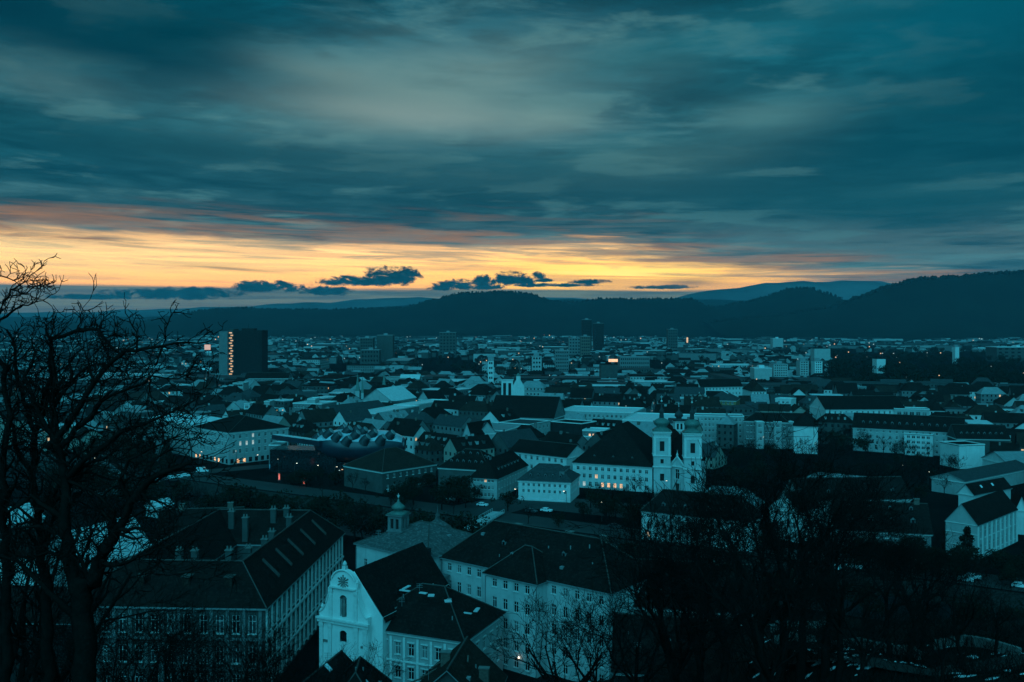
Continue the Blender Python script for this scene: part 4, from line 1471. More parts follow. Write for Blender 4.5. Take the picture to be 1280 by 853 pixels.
# ---- the twin-towered church
ts_a, ts_b = (816 - 640) * 384 / F, 384.0
tcx = (845.5 - 640) * 380 / F
tw = empty('twin_tower_church', (tcx, 380, 0), 'white church with two onion-domed towers above the trees', 'church')
TAN = -.10
towers = [((827 - 640) * 384 / F, 384.0), ((865 - 640) * 378 / F, 378.0)]
for x, y in towers:
    w = 6.9
    c = [(x + w / 2 * (cos(TAN) * a - sin(TAN) * b__), y + w / 2 * (sin(TAN) * a + cos(TAN) * b__)) for a, b__ in ((-1, -1), (1, -1), (1, 1), (-1, 1))]
    b = B()
    for e in range(4):
        ops = [(2.5, 4.4, 17.3, 21.4), (2.8, 4.1, 12.2, 14.0), (2.6, 4.3, 5, 8)]
        facade(b, c[e], c[(e + 1) % 4], 0, 25, ops, .5)
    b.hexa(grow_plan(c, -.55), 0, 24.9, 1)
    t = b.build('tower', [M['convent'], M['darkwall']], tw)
    for zz, o_ in ((25.0, .55), (24.3, .25), (15.2, .35), (10.6, .4), (22.8, .15)):
        b = B()
        b.hexa(grow_plan(c, o_), zz, zz + .38)
        b.build('cornice', M['trim'], t)
    for e in range(4):
        for s in (.5, w - .5):
            P, Q = c[e], c[(e + 1) % 4]
            px_, py_ = lerp(P, Q, s / w)
            aa = atan2(Q[1] - P[1], Q[0] - P[0])
            b = B()
            b.obox(px_ + sin(aa) * .08, py_ - cos(aa) * .08, 15.6, 22.8, .8, .15, aa)
            b.build('pilaster', M['trim'], t)
    b = B()
    b.hexa(grow_plan(c, .45), 25.38, 26.7, 0, grow_plan(c, -1.2))
    b.lathe([(2.3, 26.7), (2.1, 27.3), (3.1, 28.2), (3.35, 29.0), (2.9, 29.8), (1.7, 30.4), (1.0, 30.8)], x, y, 14)
    b.build('onion_dome', M['copper'], t, smooth=True)
    b = B()
    b.lathe([(1.0, 30.8), (.85, 32.9), (1.25, 33.1), (1.1, 33.8), (.5, 34.6), (.22, 35.6), (.1, 37.4)], x, y, 8)
    b.build('lantern', M['slate'], t)
    b = B()
    b.lathe([(.08, 37.3), (.42, 37.6), (.42, 37.9), (.08, 38.2), (.06, 40.2)], x, y, 6)
    b.box(x - .6, x + .6, y - .06, y + .06, 39.4, 39.55)
    b.build('cross', M['trim'], t)
# gable front between the towers
L0, R0 = (towers[0][0] + 3.3, towers[0][1] - 1.6), (towers[1][0] - 3.3, towers[1][1] - 1.2)
b = B()
fw = sqrt((R0[0] - L0[0]) ** 2 + (R0[1] - L0[1]) ** 2)
facade(b, L0, R0, 0, 11.2, [(fw / 2 - 1.1, fw / 2 + 1.1, .0, 4.2), (fw / 2 - 1, fw / 2 + 1, 6, 10)], .5)
m0 = lerp(L0, R0, .5)
b.poly([(*L0, 11.2), (*R0, 11.2), (*m0, 15.2)])
b.build('front', M['convent'], tw)
add_windows(tw, L0, R0, [(fw / 2 - 1, fw / 2 + 1, 6, 10)], 'hood', 0, {0: 'glass'}, 0, random.Random(1))
b = B()
b.tube([(L0[0], L0[1] - .2, 11.4), (m0[0], m0[1] - .2, 15.3)], [.35, .35], 5)
b.tube([(R0[0], R0[1] - .2, 11.4), (m0[0], m0[1] - .2, 15.3)], [.35, .35], 5)
b.obox(m0[0], m0[1] - .3, 10.9, 11.4, fw, .6, atan2(R0[1] - L0[1], R0[0] - L0[0]))
b.lathe([(.3, 15.2), (.5, 16), (.15, 16.8), (.05, 18)], m0[0], m0[1], 6)
b.build('pediment', M['trim'], tw)
b = B()
nx0, nx1 = towers[0][0] - 2.5, towers[1][0] + 6.5
b.hexa([(nx0, 388), (nx1, 382), (nx1 + 3, 428), (nx0 + 3, 430)], 0, 13.0)
b.build('nave_wall', M['pale'], tw)
b = B()
mxn = (nx0 + nx1) / 2
b.poly([(nx1 + .6, 382, 12.6), (nx1 + 3.6, 428, 12.6), (mxn + 3, 429, 24), (mxn, 385, 24)])
b.poly([(nx0 + 2.4, 430, 12.6), (nx0 - .6, 388, 12.6), (mxn, 385, 24), (mxn + 3, 429, 24)])
b.poly([(nx0 - .6, 388, 12.6), (nx1 + .6, 382, 12.6), (mxn, 385, 24)])
b.build('nave_roof', M['roof'], tw)
HERO.append([(nx0 - 3, 374), (nx1 + 3, 372), (nx1 + 3, 432), (nx0 - 3, 434)])
turret(tw, (848.5 - 640) * 405 / F, 405, 19.5, 4.2, 27.0, 35.5, 'small_tower', 'white', 'slate')
# wing with the great roof to the left of the towers
wa, wb = E(716, 577.5, 10.8), E(815, 583.5, 10.8)
wing = bld('church_wing', 'long white monastery wing with lit ground floor windows under a huge dark roof', 'building', wa, wb, 40, 10.8, 'hip', 15.5, .8, 'white', 'roof', wins={
    0: dict(n=12, rows=[(7.6, 1.6), (4.3, 1.8), (.8, 2.0)], w=1.35, lit={15: 'lit', 24: 'litw', 25: 'litw', 28: 'lito', 29: 'lito', 30: 'lito', 31: 'lit'})}, prob=0, dorm=((0, 3, .10, .8),), ridge=False)

# ---- right bank buildings in front of the trees
bld('dormer_house', 'long pale house with dark dormered roof, behind bare trees below the twin towers', 'house', E(802, 638, 9.4), E(940, 652, 9.4), 13, 9.4, 'hip', 6.0, .8, 'white', 'roof', wins={0: dict(n=13, rows=rowz(9.4, 3), w=1.1, lit={26: 'lit', 20: 'lit'})}, prob=0, dorm=((0, 7, .25, 1.1),), chim=((.08, .5, 1.2), (.6, .5, 1.2)))
bld('pale_house', 'pale narrow house between bare trunks, right of the long dormered house', 'house', E(962, 634, 10), E(1000, 640, 10), 13, 10.0, 'gable', 5, .9, 'white', 'roof', wins={0: dict(n=4, rows=rowz(10, 3), w=1.1)}, prob=0)
bld('dormer_house', 'long dark roofed house with four square dormers, left of the gable-ended yellow-grey house', 'house', E(1044, 661, 9), E(1164, 667, 9), 15, 9.0, 'gable', 7.0, .9, 'grey', 'roof', wins={0: dict(n=10, rows=rowz(9, 3), w=1.2)}, prob=0, dorm=((0, 4, .3, 1.3), (0, 4, .75, 1.0)), chim=((.9, .5, 1.5),))
bld('pale_house', 'long low house with pale front and black roof, behind the four-dormer house', 'house', E(1000, 626, 9), E(1138, 623, 9), 14, 9.0, 'gable', 6.2, .9, 'pale', 'roof', wins={0: dict(n=12, rows=rowz(9, 3), w=1.1)}, prob=0, dorm=((0, 6, .3, 1.1),))
# house with the pale gable end at the right edge
ga, gb = E(1182, 651, 10.4), E(1222, 657, 10.4)
gh = bld('gable_end_house', 'house with a broad plain gable end and long dark roof at the right edge', 'house', ga, gb, 34, 10.4, 'gable', 5.6, .9, 'pale', 'roof', prob=0, axis=1, wins={1: dict(n=9, rows=[(6.0, 3.2), (1.4, 3.0)], w=1.5)}, over=.25, cornice=False)
ang = atan2(gb[1] - ga[1], gb[0] - ga[0])
b = B()
gl = sqrt((gb[0] - ga[0]) ** 2 + (gb[1] - ga[1]) ** 2)
x, y = lerp(ga, gb, .5)
for zz in (10.2, 7.4, 3.8):
    b = B()
    b.obox(x + sin(ang) * .1, y - cos(ang) * .1, zz, zz + .16, gl, .17, ang)
    b.build('gable_band', M['trim'], gh)
c = rect(ga, gb, 34)
b = B()
an1 = atan2(c[2][1] - c[1][1], c[2][0] - c[1][0])
for i in range(10):
    x, y = lerp(c[1], c[2], max(.012, min(.988, i / 9)))
    b = B()
    b.obox(x + sin(an1) * .1, y - cos(an1) * .1, .2, 9.9, .9, .18, an1)
    b.build('pilaster', M['trim'], gh)
bld('white_gable_house', 'low dark roofed house with one bright white gable, above the house at the right edge', 'house', E(1198, 615, 7), E(1217, 618, 7), 26, 7.0, 'gable', 3.2, .9, 'white', 'roof', prob=0, axis=1, sky=((.75, .3, .7, 1.0), (.75, .6, .7, 1.0)))
bld('pale_house', 'pale gabled house cut by the right edge, just behind the broad gable end', 'house', E(1270, 636, 8.5), E(1284, 637, 8.5), 18, 8.5, 'gable', 4.0, .9, 'white', 'roof', prob=0, axis=1)
bld('market_hall', 'low hall with a pale sheet roof and white gable, below the white box', 'hall', E(1228, 572, 7), E(1260, 580, 7), 34, 7.0, 'gable', 4.0, .9, 'white', 'metald', prob=0, axis=1)
bld('long_shed', 'long shed with a dark roof and pale side wall, slanting below the sheet roofed hall', 'shed', E(1206, 602, 6), E(1290, 585, 6), 14, 6.0, 'gable', 2.4, .9, 'pale', 'slate', prob=0)
bld('white_box_house', 'blank white cube of a house with black flat roof, at the right above the sheds', 'house', E(1199, 558, 11), E(1231, 557, 11), 14, 11.0, 'flat', 0, 1, 'white', 'roof', prob=0)
bld('long_block', 'long dark roofed tenement with a regular row of many dormers, before the dark park', 'building', E(1066, 534, 13), E(1204, 541, 13), 16, 13.0, 'gable', 7, .9, 'pale', 'roof', prob=.01, dorm=((0, 13, .3, 1.2),), wins={0: dict(n=16, rows=rowz(13, 4), w=1.1)})
bld('window_block', 'white block with large dark windows standing before the long dormered tenement', 'building', E(1130, 543, 11), E(1166, 545, 11), 10, 11.0, 'flat', 0, 1, 'white', 'roof', wins={0: dict(n=5, rows=rowz(11, 4, hh=2.0), w=1.7)}, prob=0)
bld('roof_terrace_block', 'pale flat penthouse row showing above the long dormered tenement', 'building', E(1118, 512, 17), E(1162, 513, 17), 12, 17.0, 'flat', 0, 1, 'pale', 'metald', wins={0: dict(n=5, rows=[(13.6, 2.2)], w=2.6)}, prob=0)
bld('dark_roof_house', 'dark roofed house with small dormers directly behind the blank white cube', 'house', E(1196, 548, 12), E(1262, 549, 12), 14, 12.0, 'gable', 6, .9, 'dim', 'roof', prob=.04, dorm=((0, 8, .3, 1.0),))
bld('apartment_house', 'five-storey pale apartment house with balconies, right of the twin towers', 'building', E(868, 521, 16), E(930, 522, 16), 14, 16.0, 'flat', 0, 1, 'pale', 'metald', wins={0: dict(n=12, rows=rowz(16, 5), w=1.2)}, prob=.02)
bld('apartment_house', 'jagged row of pale projecting bays with dark roof, left of the bright corner house', 'building', E(930, 526, 15), E(985, 528, 15), 14, 15.0, 'hip', 4, .8, 'grey', 'roof', wins={0: dict(n=11, rows=rowz(15, 4), w=1.2)}, prob=.01)
for i, px in enumerate((944, 966, 981)):
    a_ = E(px, 528, 14.6)
    bld('', '', '', (a_[0], a_[1] - 3), (a_[0] + 4, a_[1] - 3), 4, 14.6, 'flat', 0, 1, 'pale', 'metald', wins={0: dict(n=2, rows=rowz(14.6, 4), w=1.1)}, prob=0, root=bpy.data.objects['apartment_house.001'], cornice=False)
bld('bright_corner_house', 'pale corner house with a dark hipped roof, its front laced with branches', 'house', E(992, 532, 15), E(1022, 533, 15), 26, 15.0, 'hip', 6, .9, 'white', 'roof', wins={1: dict(n=8, rows=rowz(15, 4), w=1.1)}, prob=0)
bld('gabled_tenement', 'tall pale gable wall with a long side front, behind the bright corner house', 'building', E(1012, 507, 17), E(1032, 512, 17), 50, 17.0, 'gable', 7, .9, 'white', 'roof', prob=0, axis=1, wins={1: dict(n=14, rows=rowz(17, 4), w=1.1)})
bld('white_penthouse', 'small bright white roof house among dark roofs, left of the tall pale gable wall', 'house', E(969, 499, 16), E(989, 500, 16), 10, 16.0, 'flat', 0, 1, 'white', 'metal', wins={0: dict(n=3, rows=[(13.2, 1.6)], w=1.6)}, prob=0)
bld('ochre_house', 'ochre house with a pyramid roof and bright skylight, left of the apartment towers', 'house', E(884, 500, 15), E(920, 501, 15), 24, 15.0, 'hip', 6, .95, 'ochre', 'slate', wins={0: dict(n=6, rows=rowz(15, 4), w=1.5)}, prob=.06, sky=((.55, .42, 5, 4),))
bld('long_white_house', 'long white house front with a dark roof, directly behind the ochre house', 'building', E(876, 484, 16), E(928, 483, 16), 14, 16.0, 'gable', 6, .9, 'white', 'roof', wins={0: dict(n=12, rows=rowz(16, 4), w=1.2)}, prob=.01)
bld('corner_tenement', 'pale corner tenement with dark red-brown roof below the blank apartment block', 'building', E(940, 489, 16), E(958, 489, 16), 30, 16.0, 'hip', 6, .8, 'white', 'roofb', wins={0: dict(n=4, rows=rowz(16, 4), w=1.2)}, prob=0)

# ---- middle distance, left half
bld('white_flat_hall', 'long hall with a gleaming flat roof and dark skylight slots, behind the blob gallery', 'hall', E(470, 518, 15), E(524, 508, 15), 16, 15.0, 'flat', 0, 1, 'grey', 'metal', prob=0)
bld('white_flat_hall', 'narrow roof strip with four dark slots leading away from the gleaming hall', 'hall', E(492, 507, 15), E(514, 508, 15), 50, 15.0, 'flat', 0, 1, 'pale', 'metal', prob=0)
bld('long_facade_house', 'long slate roofed house with two rows of windows, directly behind the blob gallery', 'building', E(424, 520, 13), E(486, 512, 13), 18, 13.0, 'gable', 5.5, .9, 'pale', 'slate', wins={0: dict(n=17, rows=rowz(13, 3), w=1.2)}, prob=.02)
bld('pale_roof_hall', 'hall with one large pale blue roof slope, above the gleaming flat hall', 'hall', E(490, 502, 12), E(520, 497, 12), 26, 12.0, 'gable', 9, .9, 'pale', 'metal', prob=0, ridge=False, axis=0)
bld('pale_roof_house', 'smaller pale gable right of the large pale blue roof slope', 'house', E(523, 499, 12), E(536, 500, 12), 18, 12.0, 'gable', 6, .9, 'pale', 'roof', prob=0, axis=1)
bld('stepped_office', 'pale stepped office of several boxes left of the slate roofed long house', 'office', E(366, 505, 15), E(402, 506, 15), 22, 15.0, 'flat', 0, 1, 'grey', 'metal', wins={0: dict(n=9, rows=rowz(15, 4), w=1.5)}, prob=.03)
bld('', '', '', E(384, 500, 18), E(394, 500, 18), 14, 18.0, 'flat', 0, 1, 'pale', 'metal', root=bpy.data.objects['stepped_office'], prob=0)
bld('white_slab_house', 'bright narrow slab house with two window columns, right of the tall office tower', 'house', E(305, 506, 17), E(312, 506, 17), 14, 17.0, 'flat', 0, 1, 'white', 'metald', wins={0: dict(n=2, rows=rowz(17, 5), w=1.3)}, prob=0)
bld('white_slab_house', 'blank pale narrow slab house a little right of the two-column one', 'house', E(330, 503, 17), E(337, 503, 17), 12, 17.0, 'flat', 0, 1, 'pale', 'metald', prob=0)
bld('framed_block', 'square block with two pale vertical wall strips, at the foot of the tall office tower', 'building', E(291, 480, 20), E(304, 480, 20), 16, 20.0, 'flat', 0, 1, 'pale', 'slate', wins={0: dict(n=1, rows=rowz(20, 6), w=8)}, prob=0)
bld('round_end_hall', 'long low hall with a white sloping end roof, beyond the gleaming flat hall', 'hall', E(470, 474, 14), E(508, 473, 14), 22, 14.0, 'flat', 0, 1, 'pale', 'slate', wins={0: dict(n=18, rows=rowz(14, 3), w=1.5)}, prob=.02)
bld('', '', '', E(500, 474, 13), E(524, 474, 13), 22, 13.0, 'gable', 4, .9, 'pale', 'metal', root=bpy.data.objects['round_end_hall'], prob=0, axis=0, ridge=False)
for lab, px, py, w_px, hh in (('pair of slim pale pointed spires behind the slate roofed long house, the left one', 447, 494, 5, 26), ('slim pale pointed spire beside a twin, the right one behind the slate roofed house', 453, 496, 3, 24), ('small pale spire left of the large pale blue roof slope', 480, 486, 4, 24)):
    Y = F * (CAMZ - hh * .6) / (py - HZ)
    x = (px - 640) * Y / F
    r = empty('pointed_spire', (x, Y, 0), lab, 'spire')
    ww = w_px * Y / F
    b = B()
    b.box(x - ww / 2, x + ww / 2, Y - ww / 2, Y + ww / 2, 0, hh * .72)
    b.build('shaft', M['pale'], r)
    b = B()
    b.lathe([(ww * .72, hh * .72), (ww * .3, hh * 1.0), (.1, hh * 1.25)], x, Y, 4, 0, pi / 4)
    b.build('spire_roof', M['copper'], r)

# ---- dark nave with the open bell tower
qn = bld('dark_nave_church', 'church with a great dark roof and an open white bell tower at its left end', 'church', E(612, 520, 12), E(692, 523, 12), 24, 12.0, 'gable', 12, .9, 'grey', 'roof', prob=0)
Y = 640.0
x = (634 - 640) * Y / F
w = 8.0
c = [(x - w / 2, Y - w / 2), (x + w / 2, Y - w / 2), (x + w / 2, Y + w / 2), (x - w / 2, Y + w / 2)]
b = B()
for e in range(4):
    facade(b, c[e], c[(e + 1) % 4], 0, 31, [(1.2, 3.2, 20, 29), (4.8, 6.8, 20, 29), (1.2, 3.2, 13, 18.5), (4.8, 6.8, 13, 18.5)], .6)
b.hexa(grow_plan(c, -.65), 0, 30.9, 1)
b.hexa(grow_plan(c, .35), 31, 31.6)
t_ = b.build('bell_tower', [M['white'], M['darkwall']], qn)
b = B()
b.hexa(grow_plan(c, .1), 31.6, 34, 0, grow_plan(c, -3.6))
b.build('tower_roof', M['slate'], t_)
b = B()
xx, yy = (648 - 640) * 700 / F, 700
bc = empty('domed_chapel', (xx, yy, 0), 'small white chapel front with a curved top, right of the open bell tower', 'chapel')
b.box(xx - 4.5, xx + 4.5, yy, yy + 10, 0, 22)
b.hexa([(xx - 4.5, yy), (xx + 4.5, yy), (xx + 4.5, yy + 10), (xx - 4.5, yy + 10)], 22, 27, 0, [(xx - 1.6, yy), (xx + 1.6, yy), (xx + 1.6, yy + 10), (xx - 1.6, yy + 10)])
b.hexa([(xx - 1.6, yy), (xx + 1.6, yy), (xx + 1.6, yy + 8), (xx - 1.6, yy + 8)], 27, 30)
b.build('wall', M['white'], bc)
b = B()
b.lathe([(1.8, 30), (1.6, 31), (.3, 32.4)], xx, yy + 3, 8)
b.build('cap', M['copper'], bc)

# ---- the tall office tower with the lit stairwell
TY = 1090.0
X_ = lambda px, Y=TY: (px - 640) * Y / F
tt = empty('office_tower', (X_(300), TY, 0), 'tall dark slab tower with a zigzag of lit stair landings, at left', 'tower')
th_ = CAMZ - (414.5 - HZ) * TY / F
HERO.append([(X_(270), TY - 25), (X_(332), TY - 25), (X_(332), TY + 35), (X_(270), TY + 35)])
b = B()
b.box(X_(291.5), X_(327.5), TY, TY + 26, 0, th_ + 1.2)
b.build('slab', M['darkwall'], tt)
b = B()
b.box(X_(274.5), X_(285), TY - 2, TY + 24, 0, th_)
b.build('service_core', M['grey'], tt)
b = B()
b.box(X_(285) + .01, X_(291.5) - .01, TY + 2.5, TY + 22, 0, th_ + 3)
b.build('stairwell', M['dim'], tt)
nf = 18
for i in range(nf):
    z0 = 6 + (th_ - 6) * i / nf
    b = B()
    b.box(X_(285.3), X_(291.2), TY + .5, TY + 2.45, z0 - .25, z0)
    b.build('landing', M['pale'], tt)
    b = B()
    xa = X_(285.6) if i % 2 else X_(287.4)
    b.box(xa, xa + 3.4, TY + 2.3, TY + 2.44, z0 + .7, z0 + 2.0)
    b.build('landing_light', M['lit'], tt)
b = B()
for i in range(1, 16):
    z = th_ * i / 16
    b.box(X_(291.7), X_(327.3), TY - .25, TY - .005, z, z + .35)
for i in range(12):
    x = X_(291.7) + (X_(327.3) - X_(291.7)) * i / 11
    b.box(x - .12, x + .12, TY - .45, TY - .26, 2, th_)
b.build('facade_grid', M['darkwall'], tt)
b = B()
b.box(X_(300), X_(316), TY + 6, TY + 18, th_ + 1.2, th_ + 3.6)
b.tube([(X_(308), TY + 9, th_ + 3.6), (X_(308), TY + 9, th_ + 9)], [.25, .12], 5)
b.build('roof_plant', M['darkwall'], tt)
bld('base_block', 'low dark annex running right from the foot of the tall slab tower', 'building', E(306, 473, 16), E(360, 473, 16), 18, 16.0, 'gable', 5, .9, 'grey', 'roof', wins={0: dict(n=14, rows=rowz(16, 4), w=1.5)}, prob=.08)
sg = empty('lit_billboard', (X_(262.5), 1080, 0), 'square orange lit sign left of the tall slab tower', 'sign')
b = B()
b.box(X_(259), X_(266.5), 1080, 1080.6, CAMZ - (437.5 - HZ) * 1080 / F, CAMZ - (431 - HZ) * 1080 / F)
b.build('panel', emat('orange_sign', (1.0, .45, .25), .75), sg)
b = B()
b.box(X_(261), X_(261.6), 1080.1, 1080.5, 0, CAMZ - (437.6 - HZ) * 1080 / F)
b.box(X_(264), X_(264.6), 1080.1, 1080.5, 0, CAMZ - (437.6 - HZ) * 1080 / F)
b.build('support', M['iron'], sg)

# ---- distant high-rises
def tower_block(name, label, px0, px1, pytop, Y, depth, wall, n=5, fl=8, roof='metald', win=True, seed=1):
    x0, x1 = (px0 - 640) * Y / F, (px1 - 640) * Y / F
    h = CAMZ - (pytop - HZ) * Y / F
    r = empty(name, ((x0 + x1) / 2, Y, 0), label, 'tower block')
    HERO.append([(x0 - 5, Y - 8), (x1 + 5, Y - 8), (x1 + 5, Y + depth + 5), (x0 - 5, Y + depth + 5)])
    c = [(x0, Y), (x1, Y), (x1, Y + depth), (x0, Y + depth)]
    b = B()
    ops = grid_ops(x1 - x0, n, [(h * (i + .35) / fl, h / fl * .45) for i in range(fl)], (x1 - x0) / n * .5, .8) if win else []
    facade(b, c[0], c[1], 0, h, ops, .4)
    for e in (1, 2, 3):
        facade(b, c[e], c[(e + 1) % 4], 0, h, [])
    b.build('wall', M[wall], r)
    if win:
        b = B()
        b.hexa(grow_plan(c, -.42), 0, h - .05)
        b.build('glazing', M['glass'], r)
    b = B()
    b.hexa(grow_plan(c, .15), h, h + .8)
    xm = (x0 + x1) / 2
    b.box(xm - 3, xm + 3, Y + depth * .35, Y + depth * .7, h + .8, h + 3.6)
    b.build('roof', M[roof], r)
    return r


for a in (('tower_block', 'blank pale end wall of an apartment block above the dark red-brown roof', 943, 965, 461, 1010, 18, 'pale', 1, 1, 'metal', False),
          ('tower_block', 'apartment tower with pale ribbed bays, first right of the blank end wall', 967, 985, 456, 1030, 18, 'pale', 6, 9),
          ('tower_block', 'slim apartment tower with square windows, between two similar ones right of the ribbed tower', 1000, 1011, 452, 1060, 14, 'pale', 3, 10),
          ('tower_block', 'brightest slim apartment tower with square windows, rightmost of its row', 1018.5, 1028, 452, 1050, 14, 'white', 3, 10),
          ('tower_block', 'broad blank apartment tower rising above the row of slim ones', 1018, 1038, 436, 1500, 20, 'pale', 1, 1, 'roof', False),
          ('tower_block', 'squat pale block left of the broad blank tower, far off', 966, 979, 423.5, 2200, 20, 'pale', 1, 1, 'metal', False),
          ('tower_block', 'tall dark tower, left of the two dark towers under the middle hill', 728, 739.5, 400, 1950, 20, 'darkwall', 4, 14),
          ('tower_block', 'shorter dark tower, right of the two dark towers under the middle hill', 742, 755, 404.5, 2150, 20, 'darkwall', 4, 13),
          ('tower_block', 'dull brown slab in front of the tall dark tower', 726, 738, 421, 1700, 18, 'brick', 4, 8),
          ('tower_block', 'grey block on the left side of the dull brown slab', 711, 726, 423, 1750, 20, 'grey', 4, 7),
          ('tower_block', 'grey slab tower, left of the pair of tall grey slabs in the left middle distance', 450, 466, 423, 1500, 22, 'dim', 5, 9),
          ('tower_block', 'tall grey slab tower, right of the pair of slabs in the left middle distance', 471, 491, 419.5, 1550, 22, 'dim', 1, 1, 'metald', False),
          ('tower_block', 'lower dark block standing before the left grey slab tower', 451, 474, 438, 1350, 20, 'dim', 6, 5),
          ('tower_block', 'broad grey block under the left end of the middle hill', 549, 570, 416, 1900, 24, 'dim', 5, 8),
          ('tower_block', 'grey block left of the yellow lit sliver under the right hills', 835, 847, 412, 2300, 24, 'dim', 4, 8),
          ('tower_block', 'pale block with a window grid left of the dark pair of towers', 694, 711, 439, 1350, 18, 'grey', 6, 6),
          ('tower_block', 'small white tower left of the open bell tower', 610, 617, 451.5, 900, 10, 'white', 2, 7),
          ('tower_block', 'pale block with bright right edge, behind the dark chapel roofs', 665, 677, 446, 1200, 16, 'pale', 3, 5),
          ('tower_block', 'green-grey block under the orange lit strip in the middle distance', 751, 772, 456, 1000, 18, 'dim', 1, 1, 'roof', False),
          ('tower_block', 'long pale glass hall right of the orange lit strip', 775, 812, 447, 1300, 30, 'grey', 14, 4),
          ('tower_block', 'big pale framed hall at the right edge beyond the park', 1246, 1310, 434.5, 1700, 40, 'dim', 8, 4, 'metal'),
          ('tower_block', 'narrow pale tower beyond the park, left of the pale framed hall', 1194, 1199, 434, 1500, 10, 'white', 1, 1, 'metald', False),
          ('tower_block', 'tan block with pale gable, behind the dark park at right', 1096, 1107, 449, 1300, 16, 'white', 1, 1, 'roof', False)):
    tower_block(*a)
for px0, px1, py0, py1, Y, mt, lab in ((760.5, 772, 449, 452.5, 1000, 'lit', 'orange lit strip of windows on top of the green-grey block'), (858, 860, 422, 428.5, 2100, 'lit', 'upright yellow lit sliver of a window far off, right of the grey block')):
    b = B()
    x0, x1 = (px0 - 640) * Y / F, (px1 - 640) * Y / F
    z1, z0 = CAMZ - (py0 - HZ) * Y / F, CAMZ - (py1 - HZ) * Y / F
    r = empty('lit_sign', ((x0 + x1) / 2, Y - 1.2, 0), lab, 'sign')
    b.box(x0, x1, Y - 1.5, Y - 1.0, z0, z1)
    b.build('panel', M['lito' if mt == 'lit' and px0 < 800 else 'lit'], r)
    b = B()
    b.box((x0 + x1) / 2 - .4, (x0 + x1) / 2 + .4, Y - .99, Y - .3, 0, z1)
    b.build('support', M['iron'], r)

# ---- footbridge over the river
b0, b1 = (-23.5, 284.0), (-5.0, 338.0)
fb = empty('footbridge', (-14, 310, 0), 'pale footbridge with railings crossing the dark river behind the white convent', 'bridge')
ba = atan2(b1[1] - b0[1], b1[0] - b0[0])
bl_ = sqrt((b1[0] - b0[0]) ** 2 + (b1[1] - b0[1]) ** 2)
mx, my = lerp(b0, b1, .5)
b = B()
b.obox(mx, my, .5, 1.0, bl_, 4.6, ba)
b.build('deck', M['bridge'], fb)
for s in (-1, 1):
    b = B()
    ox, oy = -sin(ba) * 2.3 * s, cos(ba) * 2.3 * s
    b.obox(mx + ox, my + oy, 2.0, 2.12, bl_, .12, ba)
    b.obox(mx + ox, my + oy, 1.5, 1.56, bl_, .06, ba)
    for i in range(27):
        x, y = lerp(b0, b1, i / 26)
        b.obox(x + ox, y + oy, .5, 2.0, .1, .1, ba)
    b.build('railing', M['bridge'], fb)
for t in (.3, .7):
    x, y = lerp(b0, b1, t)
    b = B()
    b.obox(x, y, -6, .5, 1.2, 4.0, ba)
    b.build('pier', M['stone'], fb)
HERO.append(rect((-26, 284), (-8, 280), 60))

# ================================================================== CITY FABRIC
def inside(pt, poly):
    x, y = pt
    r = False
    n = len(poly)
    for i in range(n):
        x1, y1 = poly[i]
        x2, y2 = poly[i - 1]
        if (y1 > y) != (y2 > y) and x < (x2 - x1) * (y - y1) / (y2 - y1) + x1:
            r = not r
    return r


HB = [(min(p_[0] for p_ in h_), max(p_[0] for p_ in h_), min(p_[1] for p_ in h_), max(p_[1] for p_ in h_), h_) for h_ in HERO]


def hits_hero(c):
    pts = list(c) + [lerp(c[i], c[(i + 1) % 4], .5) for i in range(4)] + [lerp(c[0], c[2], .5)]
    x0, x1 = min(p_[0] for p_ in c), max(p_[0] for p_ in c)
    y0, y1 = min(p_[1] for p_ in c), max(p_[1] for p_ in c)
    for a, b_, d_, e_, h_ in HB:
        if a > x1 or b_ < x0 or d_ > y1 or e_ < y0:
            continue
        if any(inside(p_, h_) for p_ in pts) or any(inside(p_, c) for p_ in h_):
            return True
    return False


def plan(cx, cy, ang, L, D):
    c_, s_ = cos(ang), sin(ang)
    return [(cx + c_ * a * L / 2 - s_ * b_ * D / 2, cy + s_ * a * L / 2 + c_ * b_ * D / 2) for a, b_ in ((-1, -1), (1, -1), (1, 1), (-1, 1))]


PARKS = [(1045, 1205, 562, 622), (1036, 1300, 441, 497), (1090, 1200, 600, 640), (905, 1068, 563, 632), (520, 600, 452, 474), (400, 470, 455, 476), (772, 830, 462, 474), (1140, 1295, 586, 720)]


def in_park(x, y):
    px, py = topx(x, y, 0)
    return any(a < px < b_ and c < py < d_ for a, b_, c, d_ in PARKS)


WCOL = [('white', 'white'), ('pale', 'pale'), ('cream', 'cream'), ('grey', 'grey'), ('grey', 'grey'), ('dim', 'dull'), ('dim', 'dull'), ('dim', 'dull')]
RCOL = [('roof', 'black'), ('roof', 'black'), ('roof', 'black'), ('roofb', 'brown'), ('roofb', 'brown'), ('slate', 'slate grey'), ('metald', 'grey metal')]


